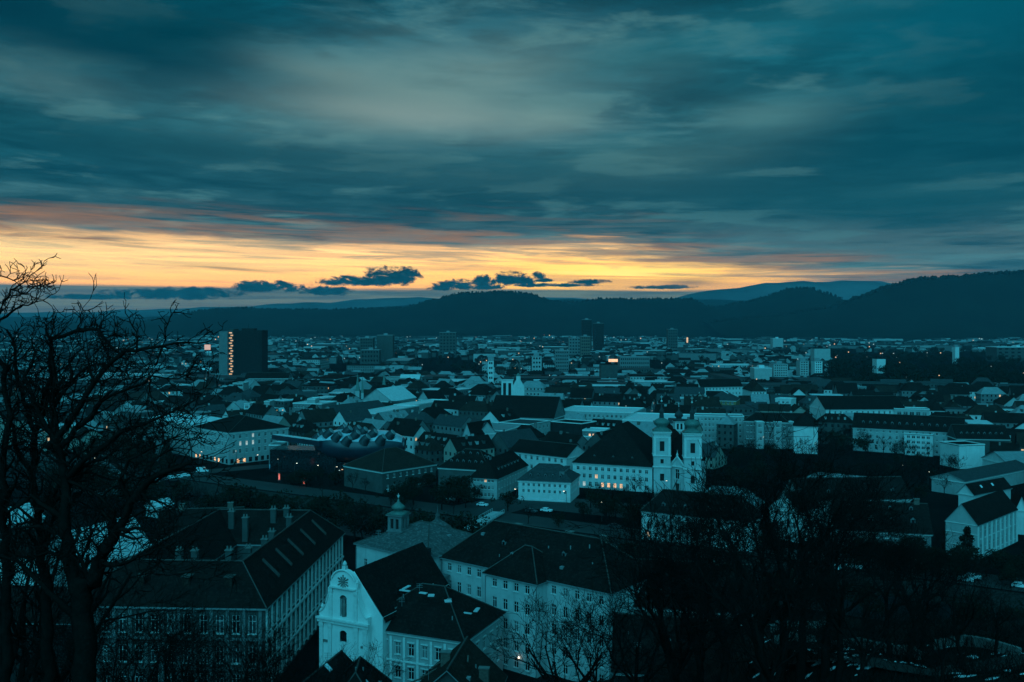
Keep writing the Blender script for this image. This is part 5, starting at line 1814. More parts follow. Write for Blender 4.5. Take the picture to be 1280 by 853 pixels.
def house_geo(cx, cy, ang, L, D, h, rt, rh, wb, rb, wi, ri, win=None, over=.4):
    """walls into wb, roof into rb (may be the same builder), dark window panes into win"""
    c = plan(cx, cy, ang, L, D)
    for i in range(4):
        P, Q = c[i], c[(i + 1) % 4]
        wb.poly([(*P, 0), (*Q, 0), (*Q, h), (*P, h)], wi)
        if win is not None:
            nx, ny = (Q[1] - P[1]), -(Q[0] - P[0])
            if nx * -cx + ny * -cy <= 0:                        # faces away from the hill
                continue
            l = sqrt(nx * nx + ny * ny)
            nx, ny = nx / l * .05, ny / l * .05
            n = max(2, int(l / 3.1))
            fl = max(2, int(h / 3.3))
            for a in range(fl):
                z = h * (a + .32) / fl
                for q_ in range(n):
                    t = (q_ + .5) / n
                    u = .55 / l
                    A_, B_ = lerp(P, Q, t - u), lerp(P, Q, t + u)
                    mi = 0 if random.random() > .02 else 1
                    win.hexa([(A_[0] + nx, A_[1] + ny), (B_[0] + nx, B_[1] + ny), (B_[0] + nx * .1, B_[1] + ny * .1), (A_[0] + nx * .1, A_[1] + ny * .1)], z, z + 1.55, mi)
    if rt == 'flat':
        rb.hexa(grow_plan(c, .1), h, h + .5, ri)
        return c
    o = grow_plan(c, over)
    zo = h - over * rh / (D / 2)
    m1, m2 = lerp(c[0], c[3], .5), lerp(c[1], c[2], .5)
    ins = min(.48, D / 2 * .9 / L) if rt == 'hip' else -over / L
    r1, r2 = (*lerp(m1, m2, ins), h + rh), (*lerp(m1, m2, 1 - ins), h + rh)
    e = [(x, y, zo) for x, y in o]
    rb.poly([e[0], e[1], r2, r1], ri)
    rb.poly([e[2], e[3], r1, r2], ri)
    if rt == 'hip':
        rb.poly([e[1], e[2], r2], ri)
        rb.poly([e[3], e[0], r1], ri)
    else:
        wb.poly([(*c[1], h), (*c[2], h), (*m2, h + rh)], wi)
        wb.poly([(*c[3], h), (*c[0], h), (*m1, h + rh)], wi)
    return c


MARKS = [('the corner hotel', 260, 560), ('the blob gallery', 430, 560), ('the twin church towers', 846, 570), ('the small white house', 685, 608), ('the church wing roof', 770, 560), ('the open bell tower', 634, 495),
         ('the tall slab tower', 300, 450), ('the gleaming flat hall', 495, 508), ('the ochre house', 900, 495), ('the slim apartment towers', 1010, 465), ('the dormered tenement', 1130, 545), ('the sheet roofed hall', 1250, 575),
         ('the pale gable wall', 1020, 520), ('the broad gable end', 1202, 660), ('the flat roofed school', 745, 518), ('the pale roof slope', 505, 493), ('the long dormered house', 880, 650), ('the stepped office', 385, 505), ('the near tree', 100, 520), ('the round ended hall', 490, 470), ('the dark park', 1150, 470), ('the brown hipped roof', 512, 580), ('the white cube house', 1215, 562)]
ORD = ['leftmost', 'second from left', 'third from left', 'fourth from left', 'fifth from left', 'sixth from left', 'seventh from left', 'eighth from left', 'ninth from left'] + [w_ + ' from left' for w_ in 'tenth eleventh twelfth thirteenth fourteenth fifteenth sixteenth seventeenth eighteenth nineteenth twentieth'.split()]


def relation(px, py):
    best = min(MARKS, key=lambda m_: (m_[1] - px) ** 2 + 2.2 * (m_[2] - py) ** 2)
    ddx, ddy = px - best[1], py - best[2]
    if abs(ddx) > 2.2 * abs(ddy):
        r = 'left of' if ddx < 0 else 'right of'
    elif ddy < 0:
        r = 'behind, left of' if ddx < -12 else ('behind, right of' if ddx > 12 else 'straight behind')
    else:
        r = 'below, left of' if ddx < -12 else ('below, right of' if ddx > 12 else 'straight below')
    return r + ' ' + best[0]


def relabel(items):
    """items: (object, description, px, py). Same words for several get their order from the left."""
    groups = {}
    for o, d_, px, py in items:
        groups.setdefault(d_ + ', ' + relation(px, py), []).append((px, o))
    for lab, mem in groups.items():
        mem.sort(key=lambda t_: t_[0])
        for i, (_, o) in enumerate(mem):
            if len(mem) == 1:
                o['label'] = lab
            else:
                o['label'] = ('rightmost' if i == len(mem) - 1 else ORD[min(i, 19)]) + ' ' + lab


rng = random.Random(21)
ANG0 = atan2(-.527, .85)
e1v, e2v = (cos(ANG0), sin(ANG0)), (-sin(ANG0), cos(ANG0))
made = []
items = []
for jj in range(-30, 60):
    for ii in range(-40, 50):
        u = ii * 24.0 + (12 if jj % 2 else 0) + rng.uniform(-3, 3)
        v = jj * 25.0 + rng.uniform(-3, 3)
        x = u * e1v[0] + v * e2v[0]
        y = u * e1v[1] + v * e2v[1] + 420
        if y < 300 or y > 880 or abs(x) > .60 * y + 14:
            continue
        px, py = topx(x, y, 0)
        if y - river_y(x) < RH + 30:
            continue
        if 170 < px < 530 and y < 470:
            continue
        if 520 <= px < 910 and y < 430:
            continue
        if in_park(x, y) or rng.random() < .07:
            continue
        made.append((y, x, px, py))
made.sort()
count = 0
later = []
for y, x, px, py in made:
    ang = ANG0 + rng.choice([0, 0, 0, pi / 2]) + rng.uniform(-.12, .12) + .25 * sin(x * .006) + .2 * sin(y * .011)
    L, D = rng.uniform(16, 25), rng.uniform(10, 13.5)
    h = rng.choice([7, 8.5, 10, 11, 12, 13, 14]) * (0.85 if y < 480 and px > 860 else 1)
    rt = rng.choice(['gable', 'gable', 'hip', 'hip', 'gable', 'flat'])
    rh = D * rng.uniform(.38, .55)
    c = plan(x, y, ang, L + 2, D + 2)
    if hits_hero(c):
        L, D = 12, 9.5
        c = plan(x, y, ang, L + 1, D + 1)
        if hits_hero(c):
            continue
    wk, wn = rng.choice(WCOL)
    rk, rn = rng.choice(RCOL)
    if rt == 'flat':
        rk, rn = rng.choice([('metal', 'pale'), ('metald', 'grey'), ('slate', 'dark')])
    if count >= 210:
        later.append((x, y, ang, L, D, h, rt, rh, wk, rk))
        continue
    count += 1
    r = empty('town_house', (x, y, 0), '', 'house', 'town houses packed between the river and the far plain')
    wb, rb, wn_ = B(), B(), B()
    house_geo(x, y, ang, L, D, h, rt, rh, wb, rb, 0, 0, wn_)
    if rng.random() < .45:                                     # a rear or side wing
        sg_, st_ = rng.choice([-1, 1]), rng.uniform(.2, .36)
        xw, yw = x + cos(ang) * L * st_ * sg_ - sin(ang) * 8, y + sin(ang) * L * st_ * sg_ + cos(ang) * 8
        if not hits_hero(plan(xw, yw, ang + pi / 2, 12, 8)):
            house_geo(xw, yw, ang + pi / 2, rng.uniform(9, 14), rng.uniform(6, 8), h * rng.uniform(.6, .95), rng.choice(['gable', 'flat', 'gable']), rh * .6, wb, rb, 0, 0, wn_)
    wb.build('wall', M[wk], r)
    rf = rb.build('roof', M[rk], r)
    tag(wn_.build('windows', [M['glass'], M['lit']], r), kind='stuff')
    for _ in range(rng.choice([1, 1, 2]) if rt != 'flat' else rng.choice([0, 1])):
        t, s = rng.uniform(-.35, .35) * L, rng.uniform(-.12, .12) * D
        q2 = B()
        cx_, cy_ = x + cos(ang) * t - sin(ang) * s, y + sin(ang) * t + cos(ang) * s
        zz = h + (rh * (1 - abs(s) / (D / 2)) if rt != 'flat' else .4)
        q2.obox(cx_, cy_, zz - 1.2, zz + rng.uniform(.9, 1.7), rng.uniform(.8, 1.6), .7, ang)
        q2.build('chimney', M[rng.choice(['brick', 'stone', 'pale'])], rf)
    if rt != 'flat' and rng.random() < .45:                   # row of roof windows or a dormer on the near slope
        nn = rng.randint(1, 4)
        side = -1 if (-sin(ang)) * -1 * 0 + cos(ang) >= 0 else 1
        for i in range(nn):
            t = (i - (nn - 1) / 2) * L / (nn + 1) * .9
            s = side * D * .30
            cx_, cy_ = x + cos(ang) * t - sin(ang) * s, y + sin(ang) * t + cos(ang) * s
            zz = h + rh * .40
            q2 = B()
            q2.obox(cx_, cy_, zz - .5, zz + 1.15, 1.2, 1.6, ang, 0)
            q2.obox(cx_, cy_, zz + 1.15, zz + 1.35, 1.5, 2.0, ang, 1)
            q2.build('dormer', [M[rng.choice(['grey', 'pale', 'dim'])], M[rk]], rf)
    st = max(2, int(h / 3.3))
    desc = f"{wn} {['', '', 'two', 'three', 'four'][st]}-storey house with {'' if rt == 'flat' else rn + ' '}{ {'gable': 'gabled roof', 'hip': 'hipped roof', 'flat': 'flat ' + rn + ' roof'}[rt]}"
    items.append((r, desc, px, py - 12))
relabel(items)

# ---- everything farther out: too many to count, one mass
fc = B()
fw_ = B()
FM = ['white', 'pale', 'grey', 'dim', 'roof', 'roofb', 'slate', 'metald', 'metal', 'darkwall']
FI = {n: i for i, n in enumerate(FM)}
for x, y, ang, L, D, h, rt, rh, wk, rk in later:
    house_geo(x, y, ang, L, D, h, rt, rh, fc, fc, FI.get(wk, 2), FI.get(rk, 4), fw_)
rng = random.Random(33)
n = 0
while n < 8500:
    y = 840 + 4900 * rng.random() ** 2.0
    x = rng.uniform(-.62, .62) * y
    px, py = topx(x, y, 0)
    if in_park(x, y):
        continue
    cl = sin(x * .004 + 1.3) * sin(y * .003) + .6 * sin(x * .011 - y * .007)
    if cl < -.75 and rng.random() < .8:
        continue
    big = rng.random() < (.05 if y < 2500 else .14)
    if big:
        L, D, h, rt = rng.uniform(35, 110), rng.uniform(14, 40), rng.uniform(8, 16), 'flat'
    else:
        L, D, h, rt = rng.uniform(8, 21), rng.uniform(7, 11.5), rng.uniform(5, 12), rng.choice(['gable', 'hip', 'gable', 'flat'])
    ang = ANG0 + rng.choice([0, pi / 2]) + .5 * sin(x * .002 + y * .0013) + rng.uniform(-.1, .1)
    c = plan(x, y, ang, L, D)
    if y < 1700 and hits_hero(c):
        continue
    wi = FI[rng.choice(['pale', 'pale', 'grey', 'grey', 'dim', 'dim', 'dim', 'dim', 'darkwall', 'darkwall'])]
    ri = FI[rng.choice(['roof', 'roof', 'roof', 'roofb', 'slate', 'metald', 'metald'])] if rt != 'flat' else FI[rng.choice(['metald', 'slate', 'slate', 'roof', 'slate', 'metal', 'roof'])]
    house_geo(x, y, ang, L, D, h, rt, D * .42, fc, fc, wi, ri, fw_ if (y < 1500 or (big and rng.random() < .15)) else None)
    if not big and rng.random() < .3:
        house_geo(x + cos(ang) * L * .35 - sin(ang) * L * .4, y + sin(ang) * L * .35 + cos(ang) * L * .4, ang + pi / 2, L * .8, D * .85, h * rng.uniform(.75, 1.05), 'gable', D * .36, fc, fc, wi, ri, None)
    n += 1
tag(fc.build('distant_city', [M[n_] for n_ in FM]), 'sea of far roofs and pale house walls filling the plain up to the hills', 'city', kind='stuff')
tag(fw_.build('distant_windows', [M['glass'], M['lit']]), 'tiny windows of the far roofs and houses on the plain', 'windows', kind='stuff')
# scattered far lamps
fl_ = B()
for i in range(330):
    y = 620 + 4200 * rng.random() ** 1.7
    x = rng.uniform(-.56, .56) * y
    s = y * .00042
    z = rng.uniform(6, 12)
    fl_.box(x - s, x + s, y - s, y + s, z, z + s * 2, 0 if rng.random() < .6 else 1)
    fl_.box(x - .1, x + .1, y - .1, y + .1, 0, z, 2)
tag(fl_.build('distant_lamps', [M['litw'], M['lito'], M['iron']]), 'sprinkle of far street lamps among the roofs of the plain', 'lamps', kind='stuff')

# ================================================================== TREES


def rdir(d, rng, a):
    """direction d turned by about the angle a in a random plane"""
    while True:
        v = (rng.gauss(0, 1), rng.gauss(0, 1), rng.gauss(0, 1))
        k_ = v[0] * d[0] + v[1] * d[1] + v[2] * d[2]
        v = (v[0] - k_ * d[0], v[1] - k_ * d[1], v[2] - k_ * d[2])
        l = sqrt(v[0] ** 2 + v[1] ** 2 + v[2] ** 2)
        if l > .1:
            break
    c_, s_ = cos(a), sin(a) / l
    return (d[0] * c_ + v[0] * s_, d[1] * c_ + v[1] * s_, d[2] * c_ + v[2] * s_)


def nrm(d):
    l = sqrt(d[0] ** 2 + d[1] ** 2 + d[2] ** 2) or 1
    return (d[0] / l, d[1] / l, d[2] / l)


def branch(b, p_, d, r, L, lvl, rng, g=.22, upw=.05, kids=(3, 4), rmin=.008, flat=1.0, rt=.62, crook=False):
    n = 4 if lvl > 1 else 3
    pts, rad = [p_], [r]
    seg = L / n
    dirs = [d]
    for i in range(n):
        d = rdir(d, rng, abs(rng.gauss(0, g)) + (.25 if crook and i % 2 else 0))
        d = nrm((d[0], d[1] * flat, d[2] + upw))
        p_ = (p_[0] + d[0] * seg, p_[1] + d[1] * seg, p_[2] + d[2] * seg)
        pts.append(p_)
        dirs.append(d)
        rad.append(max(rmin * .7, r * (1 - .62 * (i + 1) / n)))
    b.tube(pts, rad, 6 if r > .12 else (4 if r > .03 else 3), 0, False)
    if lvl <= 0:
        return
    for _ in range(rng.randint(*kids)):
        t = rng.uniform(.3, 1.0)
        i = min(n - 1, int(t * n))
        f_ = t * n - i
        q_ = tuple(pts[i][k_] + (pts[i + 1][k_] - pts[i][k_]) * f_ for k_ in range(3))
        branch(b, q_, rdir(dirs[i + 1], rng, rng.uniform(.45, 1.0)), max(rmin, (rad[i] + (rad[i + 1] - rad[i]) * f_) * rt), L * rng.uniform(.48, .72), lvl - 1, rng, g, upw, kids, rmin, flat, rt, crook)


def bare_tree_mesh(seed, H_, lvl, kids, spread=.55, rmin=.02):
    """trunk and crown meshes of a leafless tree H_ metres high, base at the origin"""
    rng = random.Random(seed)
    tb, cb = B(), B()
    ht = H_ * .32
    pts = [(0, 0, -1.5)]
    x = y = 0
    for i in range(5):
        z = ht * (i + 1) / 5
        x += rng.uniform(-.02, .02) * H_
        y += rng.uniform(-.02, .02) * H_
        pts.append((x, y, z))
    r0 = H_ * .017
    tb.tube(pts, [r0 * 1.5] + [r0 * (1.1 - .09 * i) for i in range(5)], 7)
    top = pts[-1]
    for i in range(6):
        a = 2 * pi * i / 6 + rng.uniform(-.4, .4)
        tilt_ = spread * rng.uniform(.35, 1.25)
        d = nrm((sin(tilt_) * cos(a), sin(tilt_) * sin(a), cos(tilt_)))
        st = pts[-1] if i < 3 else pts[-2]
        branch(cb, st, d, r0 * .55, H_ * rng.uniform(.30, .42), lvl, rng, .2, .07, kids, rmin)
    return tb.mesh('trunk', [M['bark']], True), cb.mesh('crown', [M['twig']])


def evergreen_mesh(seed, H_, slim=.32):
    rng = random.Random(seed)
    tb, cb = B(), B()
    tb.tube([(0, 0, -1), (0, 0, H_ * .5), (0, 0, H_ * .9)], [H_ * .02, H_ * .012, .04], 6)
    for i in range(900):
        t = rng.random() ** .8
        z = H_ * (.1 + .9 * t)
        R_ = H_ * slim * (1 - t) ** .75 * (.75 + .35 * sin(t * 23 + seed)) * rng.uniform(.35, 1.08) + .1
        a = rng.uniform(0, 2 * pi)
        x, y = R_ * cos(a), R_ * sin(a)
        s = H_ * rng.uniform(.02, .05)
        d = rdir((cos(a), sin(a), -.2), rng, .7)
        u = rdir(d, rng, pi / 2)
        cb.poly([(x - u[0] * s, y - u[1] * s, z - u[2] * s), (x + d[0] * s * 1.6, y + d[1] * s * 1.6, z + d[2] * s * 1.6), (x + u[0] * s, y + u[1] * s, z + u[2] * s)])
    return tb.mesh('trunk', [M['bark']], True), cb.mesh('crown', [M['leaf']])


def round_mesh(seed, H_):
    rng = random.Random(seed)
    tb, cb = B(), B()
    tb.tube([(0, 0, -1), (0, 0, H_ * .3), (.2, .1, H_ * .6)], [H_ * .03, H_ * .024, H_ * .012], 6)
    cl = [(rng.gauss(0, .2) * H_, rng.gauss(0, .2) * H_, H_ * rng.uniform(.35, .85), H_ * rng.uniform(.12, .24)) for _ in range(14)]
    for i in range(1300):
        cx_, cy_, cz_, cr_ = rng.choice(cl)
        v = nrm((rng.gauss(0, 1), rng.gauss(0, 1), rng.gauss(0, 1)))
        q_ = cr_ * rng.uniform(.6, 1.05)
        x, y, z = cx_ + v[0] * q_, cy_ + v[1] * q_, cz_ + v[2] * q_ * .8
        s = H_ * rng.uniform(.015, .04)
        d = rdir(v, rng, 1.0)
        u = rdir(d, rng, pi / 2)
        cb.poly([(x - u[0] * s, y - u[1] * s, z - u[2] * s), (x + d[0] * s * 1.5, y + d[1] * s * 1.5, z + d[2] * s * 1.5), (x + u[0] * s, y + u[1] * s, z + u[2] * s)])
    return tb.mesh('trunk', [M['bark']], True), cb.mesh('crown', [M['leaf']])


def plant_tree(name, meshes, x, y, z, sc, rz, cat='tree', group=None, label=''):
    r = empty(name, (x, y, z), label, cat, group)
    r.scale = (sc, sc, sc)
    r.rotation_euler = (0, 0, rz)
    for nm, me in zip(('trunk', 'crown'), meshes):
        o = bpy.data.objects.new(nm, me)
        COL.objects.link(o)
        o.parent = r
    return r


mid_bare = [bare_tree_mesh(40 + i, 12, 3, (3, 4), .75, .035) for i in range(4)]
mid_round = [round_mesh(60 + i, 10) for i in range(4)]
mid_ever = [evergreen_mesh(80 + i, 14) for i in range(2)]
near_bare = [bare_tree_mesh(100 + i, 24, 4, ((3, 4), (3, 4), (4, 4), (3, 4))[i], .68, .027) for i in range(4)]
rng = random.Random(77)
titems = []


def occupied(x, y, r=3.0):
    return hits_hero([(x - r, y - r), (x + r, y - r), (x + r, y + r), (x - r, y + r)])


def put(kind, x, y, sc, desc, grp):
    ms = {'bare': mid_bare, 'round': mid_round, 'ever': mid_ever}[kind]
    o = plant_tree({'bare': 'bare_tree', 'round': 'round_tree', 'ever': 'conifer'}[kind], rng.choice(ms), x, y, 0, sc, rng.uniform(0, 6), group=grp)
    px, py = topx(x, y, 6)
    titems.append((o, desc, px, py))


# near bank and far bank of the river
for i in range(64):
    x = -190 + 350 * i / 63 + rng.uniform(-2, 2)
    y = river_y(x) - RH - rng.uniform(3, 13)
    if abs(x / y) > .62 or occupied(x, y, 2):
        continue
    put(rng.choice(['round', 'round', 'bare']), x, y, rng.uniform(1.1, 1.5) if x < 0 else rng.uniform(.8, 1.25), 'dark tree on the near bank', 'trees along the river')
for i in range(44):
    x = -230 + 390 * i / 43 + rng.uniform(-3, 3)
    y = river_y(x) + RH + rng.choice([4.0, 22.0]) + rng.uniform(-1, 1)
    if abs(x / y) > .62 or occupied(x, y, 2) or topx(x, y, 0)[0] < 345 and topx(x, y, 0)[0] > 190:
        continue
    put(rng.choice(['round', 'bare', 'bare']), x, y, rng.uniform(.5, .85), 'bare tree along the far quay', 'trees along the river')
# clumps the photograph shows
for kind, pxs, ys, n_, sc in (('bare', (800, 975), (283, 296), 16, .85), ('bare', (1040, 1170), (268, 276), 8, .8), ('round', (500, 600), (342, 372), 12, .95), ('round', (730, 800), (318, 350), 9, .9), ('bare', (900, 1060), (335, 400), 14, .8), ('bare', (900, 1050), (410, 480), 16, 1.1), ('round', (900, 1060), (380, 470), 14, 1.0),
                              ('round', (360, 500), (395, 412), 14, .6), ('bare', (1060, 1200), (360, 430), 18, 1.0), ('ever', (150, 214), (398, 440), 5, 1.1), ('round', (60, 190), (400, 500), 16, 1.1), ('bare', (740, 830), (340, 372), 12, .8), ('round', (1000, 1180), (245, 268), 10, .9), ('bare', (1060, 1175), (268, 292), 6, .8), ('ever', (1206, 1216), (262, 266), 1, .95), ('round', (1080, 1280), (225, 262), 14, .8), ('bare', (1000, 1110), (480, 560), 14, 1.1), ('bare', (1050, 1200), (350, 500), 22, .9), ('round', (1050, 1200), (360, 480), 12, .7), ('round', (480, 545), (392, 402), 7, .7)):
    for _ in range(n_):
        for _t in range(12):
            Y = rng.uniform(*ys)
            x = (rng.uniform(*pxs) - 640) * Y / F
            if not occupied(x, Y, 1.5) and abs(Y - river_y(x)) > RH + 1:
                put(kind, x, Y, sc * rng.uniform(.75, 1.15), {'bare': 'leafless tree', 'round': 'dense dark tree', 'ever': 'dark pointed conifer'}[kind], 'dark trees between the houses')
                break
relabel(titems)

# park and far trees as one mass
tv = []
for ms in (mid_round[0], mid_round[1]):
    me = ms[1]
    tv.append(([tuple(v.co) for v in me.vertices], [tuple(p_.vertices) for p_ in me.polygons]))
pk = B()
rng = random.Random(5)


def drop(bld_, x, y, z, sc, frac):
    vs, fs = rng.choice(tv)
    a = rng.uniform(0, 6.3)
    c_, s_ = cos(a) * sc, sin(a) * sc
    for f_ in fs:
        if rng.random() > frac:
            continue
        i = len(bld_.v)
        k3 = 1.0 / sqrt(frac)
        p0 = vs[f_[0]]
        for vi in f_:
            v = vs[vi]
            v = (p0[0] + (v[0] - p0[0]) * k3, p0[1] + (v[1] - p0[1]) * k3, p0[2] + (v[2] - p0[2]) * k3)
            bld_.v.append((x + v[0] * c_ - v[1] * s_, y + v[0] * s_ + v[1] * c_, z + v[2] * sc))
        bld_.f.append((i, i + 1, i + 2))
        bld_.m.append(0)


for a, b_, c, d_ in PARKS[1:2]:
    for _ in range(330):
        py = c + (d_ - c) * rng.random()
        Y = F * CAMZ / (py - HZ)
        x = (rng.uniform(a, b_) - 640) * Y / F
        if not occupied(x, Y, 2):
            drop(pk, x, Y, 0, rng.uniform(1.1, 2.0), .35)
tag(pk.build('park_wood', M['leaf']), 'dark wooded park lying beyond the dormered tenement at the right', 'wood', kind='stuff')
pk = B()
for _ in range(1500):
    Y = 480 + 3800 * rng.random() ** 1.6
    x = rng.uniform(-.6, .6) * Y
    cl = sin(x * .004 + 1.3) * sin(Y * .003) + .6 * sin(x * .011 - Y * .007)
    if (cl > -.1 and rng.random() < .6) or occupied(x, Y, 2):
        continue
    drop(pk, x, Y, 0, rng.uniform(.6, 1.3), .16 if Y < 1200 else .07)
tag(pk.build('garden_trees', M['leaf']), 'dark garden and street trees scattered between the far roofs', 'trees', kind='stuff')

# ---- the wooded slope: bare trees, undergrowth, path and walls
rng = random.Random(91)
sitems = []
spots = [(905, 92, 590), (840, 96, 612), (974, 94, 556), (1030, 90, 566), (1140, 90, 640), (948, 84, 560), (1000, 92, 556), (1056, 80, 606), (872, 98, 612), (1110, 92, 640), (1150, 100, 668), (845, 104, 645), (712, 128, 722), (748, 122, 745), (800, 118, 712), (1200, 90, 690), (1245, 96, 715),
         (150, 84, 752), (190, 92, 758), (232, 98, 762), (276, 96, 756), (318, 104, 764), (352, 112, 792), (215, 70, 790), (300, 76, 800), (80, 66, 726), (130, 56, 742), (28, 62, 560), (72, 66, 575), (1080, 70, 690), (960, 72, 650), (1180, 74, 740), (420, 150, 822), (452, 152, 806)]
for i, (px, Y, ytop) in enumerate(spots):
    x = (px - 640) * Y / F
    z0 = hz(x, Y)
    zt = CAMZ - (ytop - HZ) * Y / F
    sc = max(.25, (zt - z0) / 23.0)
    o = plant_tree('bare_tree', near_bare[i % 4], x, Y, z0, sc, rng.uniform(0, 6), group='bare trees on the slope below the viewpoint')
    side = 'tall leafless tree on the slope' if sc > .85 else 'small leafless tree on the slope'
    sitems.append((o, side, px, ytop + 60))
relabel(sitems)
ub = B()
for _ in range(4200):
    Y = rng.uniform(62, 186)
    x = rng.uniform(-.58, .58) * Y
    z = hz(x, Y)
    if z <= .1 or occupied(x, Y, 1.0):
        continue
    for _k in range(7):
        d = nrm((rng.gauss(0, .6), rng.gauss(0, .6), 1))
        L = rng.uniform(.8, 3.2)
        q_ = (x + rng.gauss(0, .5), Y + rng.gauss(0, .5), z - .1)
        m_ = tuple(q_[k_] + d[k_] * L * .55 for k_ in range(3))
        d2 = rdir(d, rng, .5)
        e_ = tuple(m_[k_] + d2[k_] * L * .5 for k_ in range(3))
        ub.tube([q_, m_, e_], [.035, .028, .012], 3, 0, False)
tag(ub.build('undergrowth', M['twig']), 'tangle of dark leafless bushes covering the slope below the viewpoint', 'undergrowth', kind='stuff')


def on_slope(px, py):
    """first point of the slope under a line of sight, found by marching down it"""
    Y = 40.0
    while Y < 200:
        x = (px - 640) * Y / F
        if CAMZ - (py - HZ) * Y / F <= hz(x, Y):
            return (x, Y, hz(x, Y))
        Y += .25
    return (x, Y, 0)


zig = [on_slope(px, py) for px, py in ((960, 838), (1010, 830), (1070, 826), (1120, 838), (1170, 846), (1220, 838), (1285, 826))]
strip('hill_path', [(x, y, z + .25) for x, y, z in zig], 2.6, 0, 'dstone')
for lab, pts in (('broken pale stone parapet beside the hill path, leftmost', ((968, 806), (992, 800), (1018, 806))), ('long pale stone parapet running down the slope by the path', ((1040, 812), (1075, 808), (1105, 815), (1150, 824))), ('pale stone parapet at the right end of the hill path', ((1168, 812), (1205, 806), (1240, 812), (1275, 822))), ('mossy retaining wall high on the slope, above the parapets', ((965, 790), (1000, 786), (1040, 784)))):
    b = B()
    pp = [on_slope(px, py) for px, py in pts]
    for a, c in zip(pp, pp[1:]):
        n_ = 5
        for i in range(n_):
            p0 = tuple(a[k_] + (c[k_] - a[k_]) * i / n_ for k_ in range(3))
            p1 = tuple(a[k_] + (c[k_] - a[k_]) * (i + 1) / n_ for k_ in range(3))
            an = atan2(p1[1] - p0[1], p1[0] - p0[0])
            zz = hz((p0[0] + p1[0]) / 2, (p0[1] + p1[1]) / 2)
            b.obox((p0[0] + p1[0]) / 2, (p0[1] + p1[1]) / 2, zz - .6, zz + .95, sqrt((p1[0] - p0[0]) ** 2 + (p1[1] - p0[1]) ** 2) + .02, .45, an)
    tag(b.build('parapet', M['stone']), lab, 'wall')

sn = B()
for _ in range(120):
    px, py = rng.choice([(rng.uniform(940, 1130), rng.uniform(800, 850)), (rng.uniform(1120, 1280), rng.uniform(805, 850)), (rng.uniform(880, 1000), rng.uniform(730, 800)), (rng.uniform(1020, 1110), rng.uniform(800, 835))])
    x, y, z = on_slope(px, py)
    if z <= 0 or occupied(x, y, 1):
        continue
    n_ = rng.randint(5, 8)
    R_ = rng.uniform(.1, .5)
    pts = []
    for i in range(n_):
        a = 2 * pi * i / n_
        r_ = R_ * rng.uniform(.5, 1.2)
        xx, yy = x + r_ * cos(a) * 1.6, y + r_ * sin(a)
        pts.append((xx, yy, hz(xx, yy) + .05))
    cz_ = hz(x, y) + .16
    for i in range(n_):
        sn.poly([pts[i], pts[(i + 1) % n_], (x, y, cz_)])
tag(sn.build('snow_patches', M['snow']), 'broken patches of old snow between the bushes on the slope', 'snow', kind='stuff')

# ---- the big near tree at the left
rng = random.Random(1234)
bt = empty('gnarled_tree', ((100 - 640) * 22 / F, 22, hz(-10.3, 22)), 'big gnarled leafless tree with crooked twigs, filling the left edge', 'tree')


def wpt(px, py, Y):
    return ((px - 640) * Y / F, Y, CAMZ - (py - HZ) * Y / F)


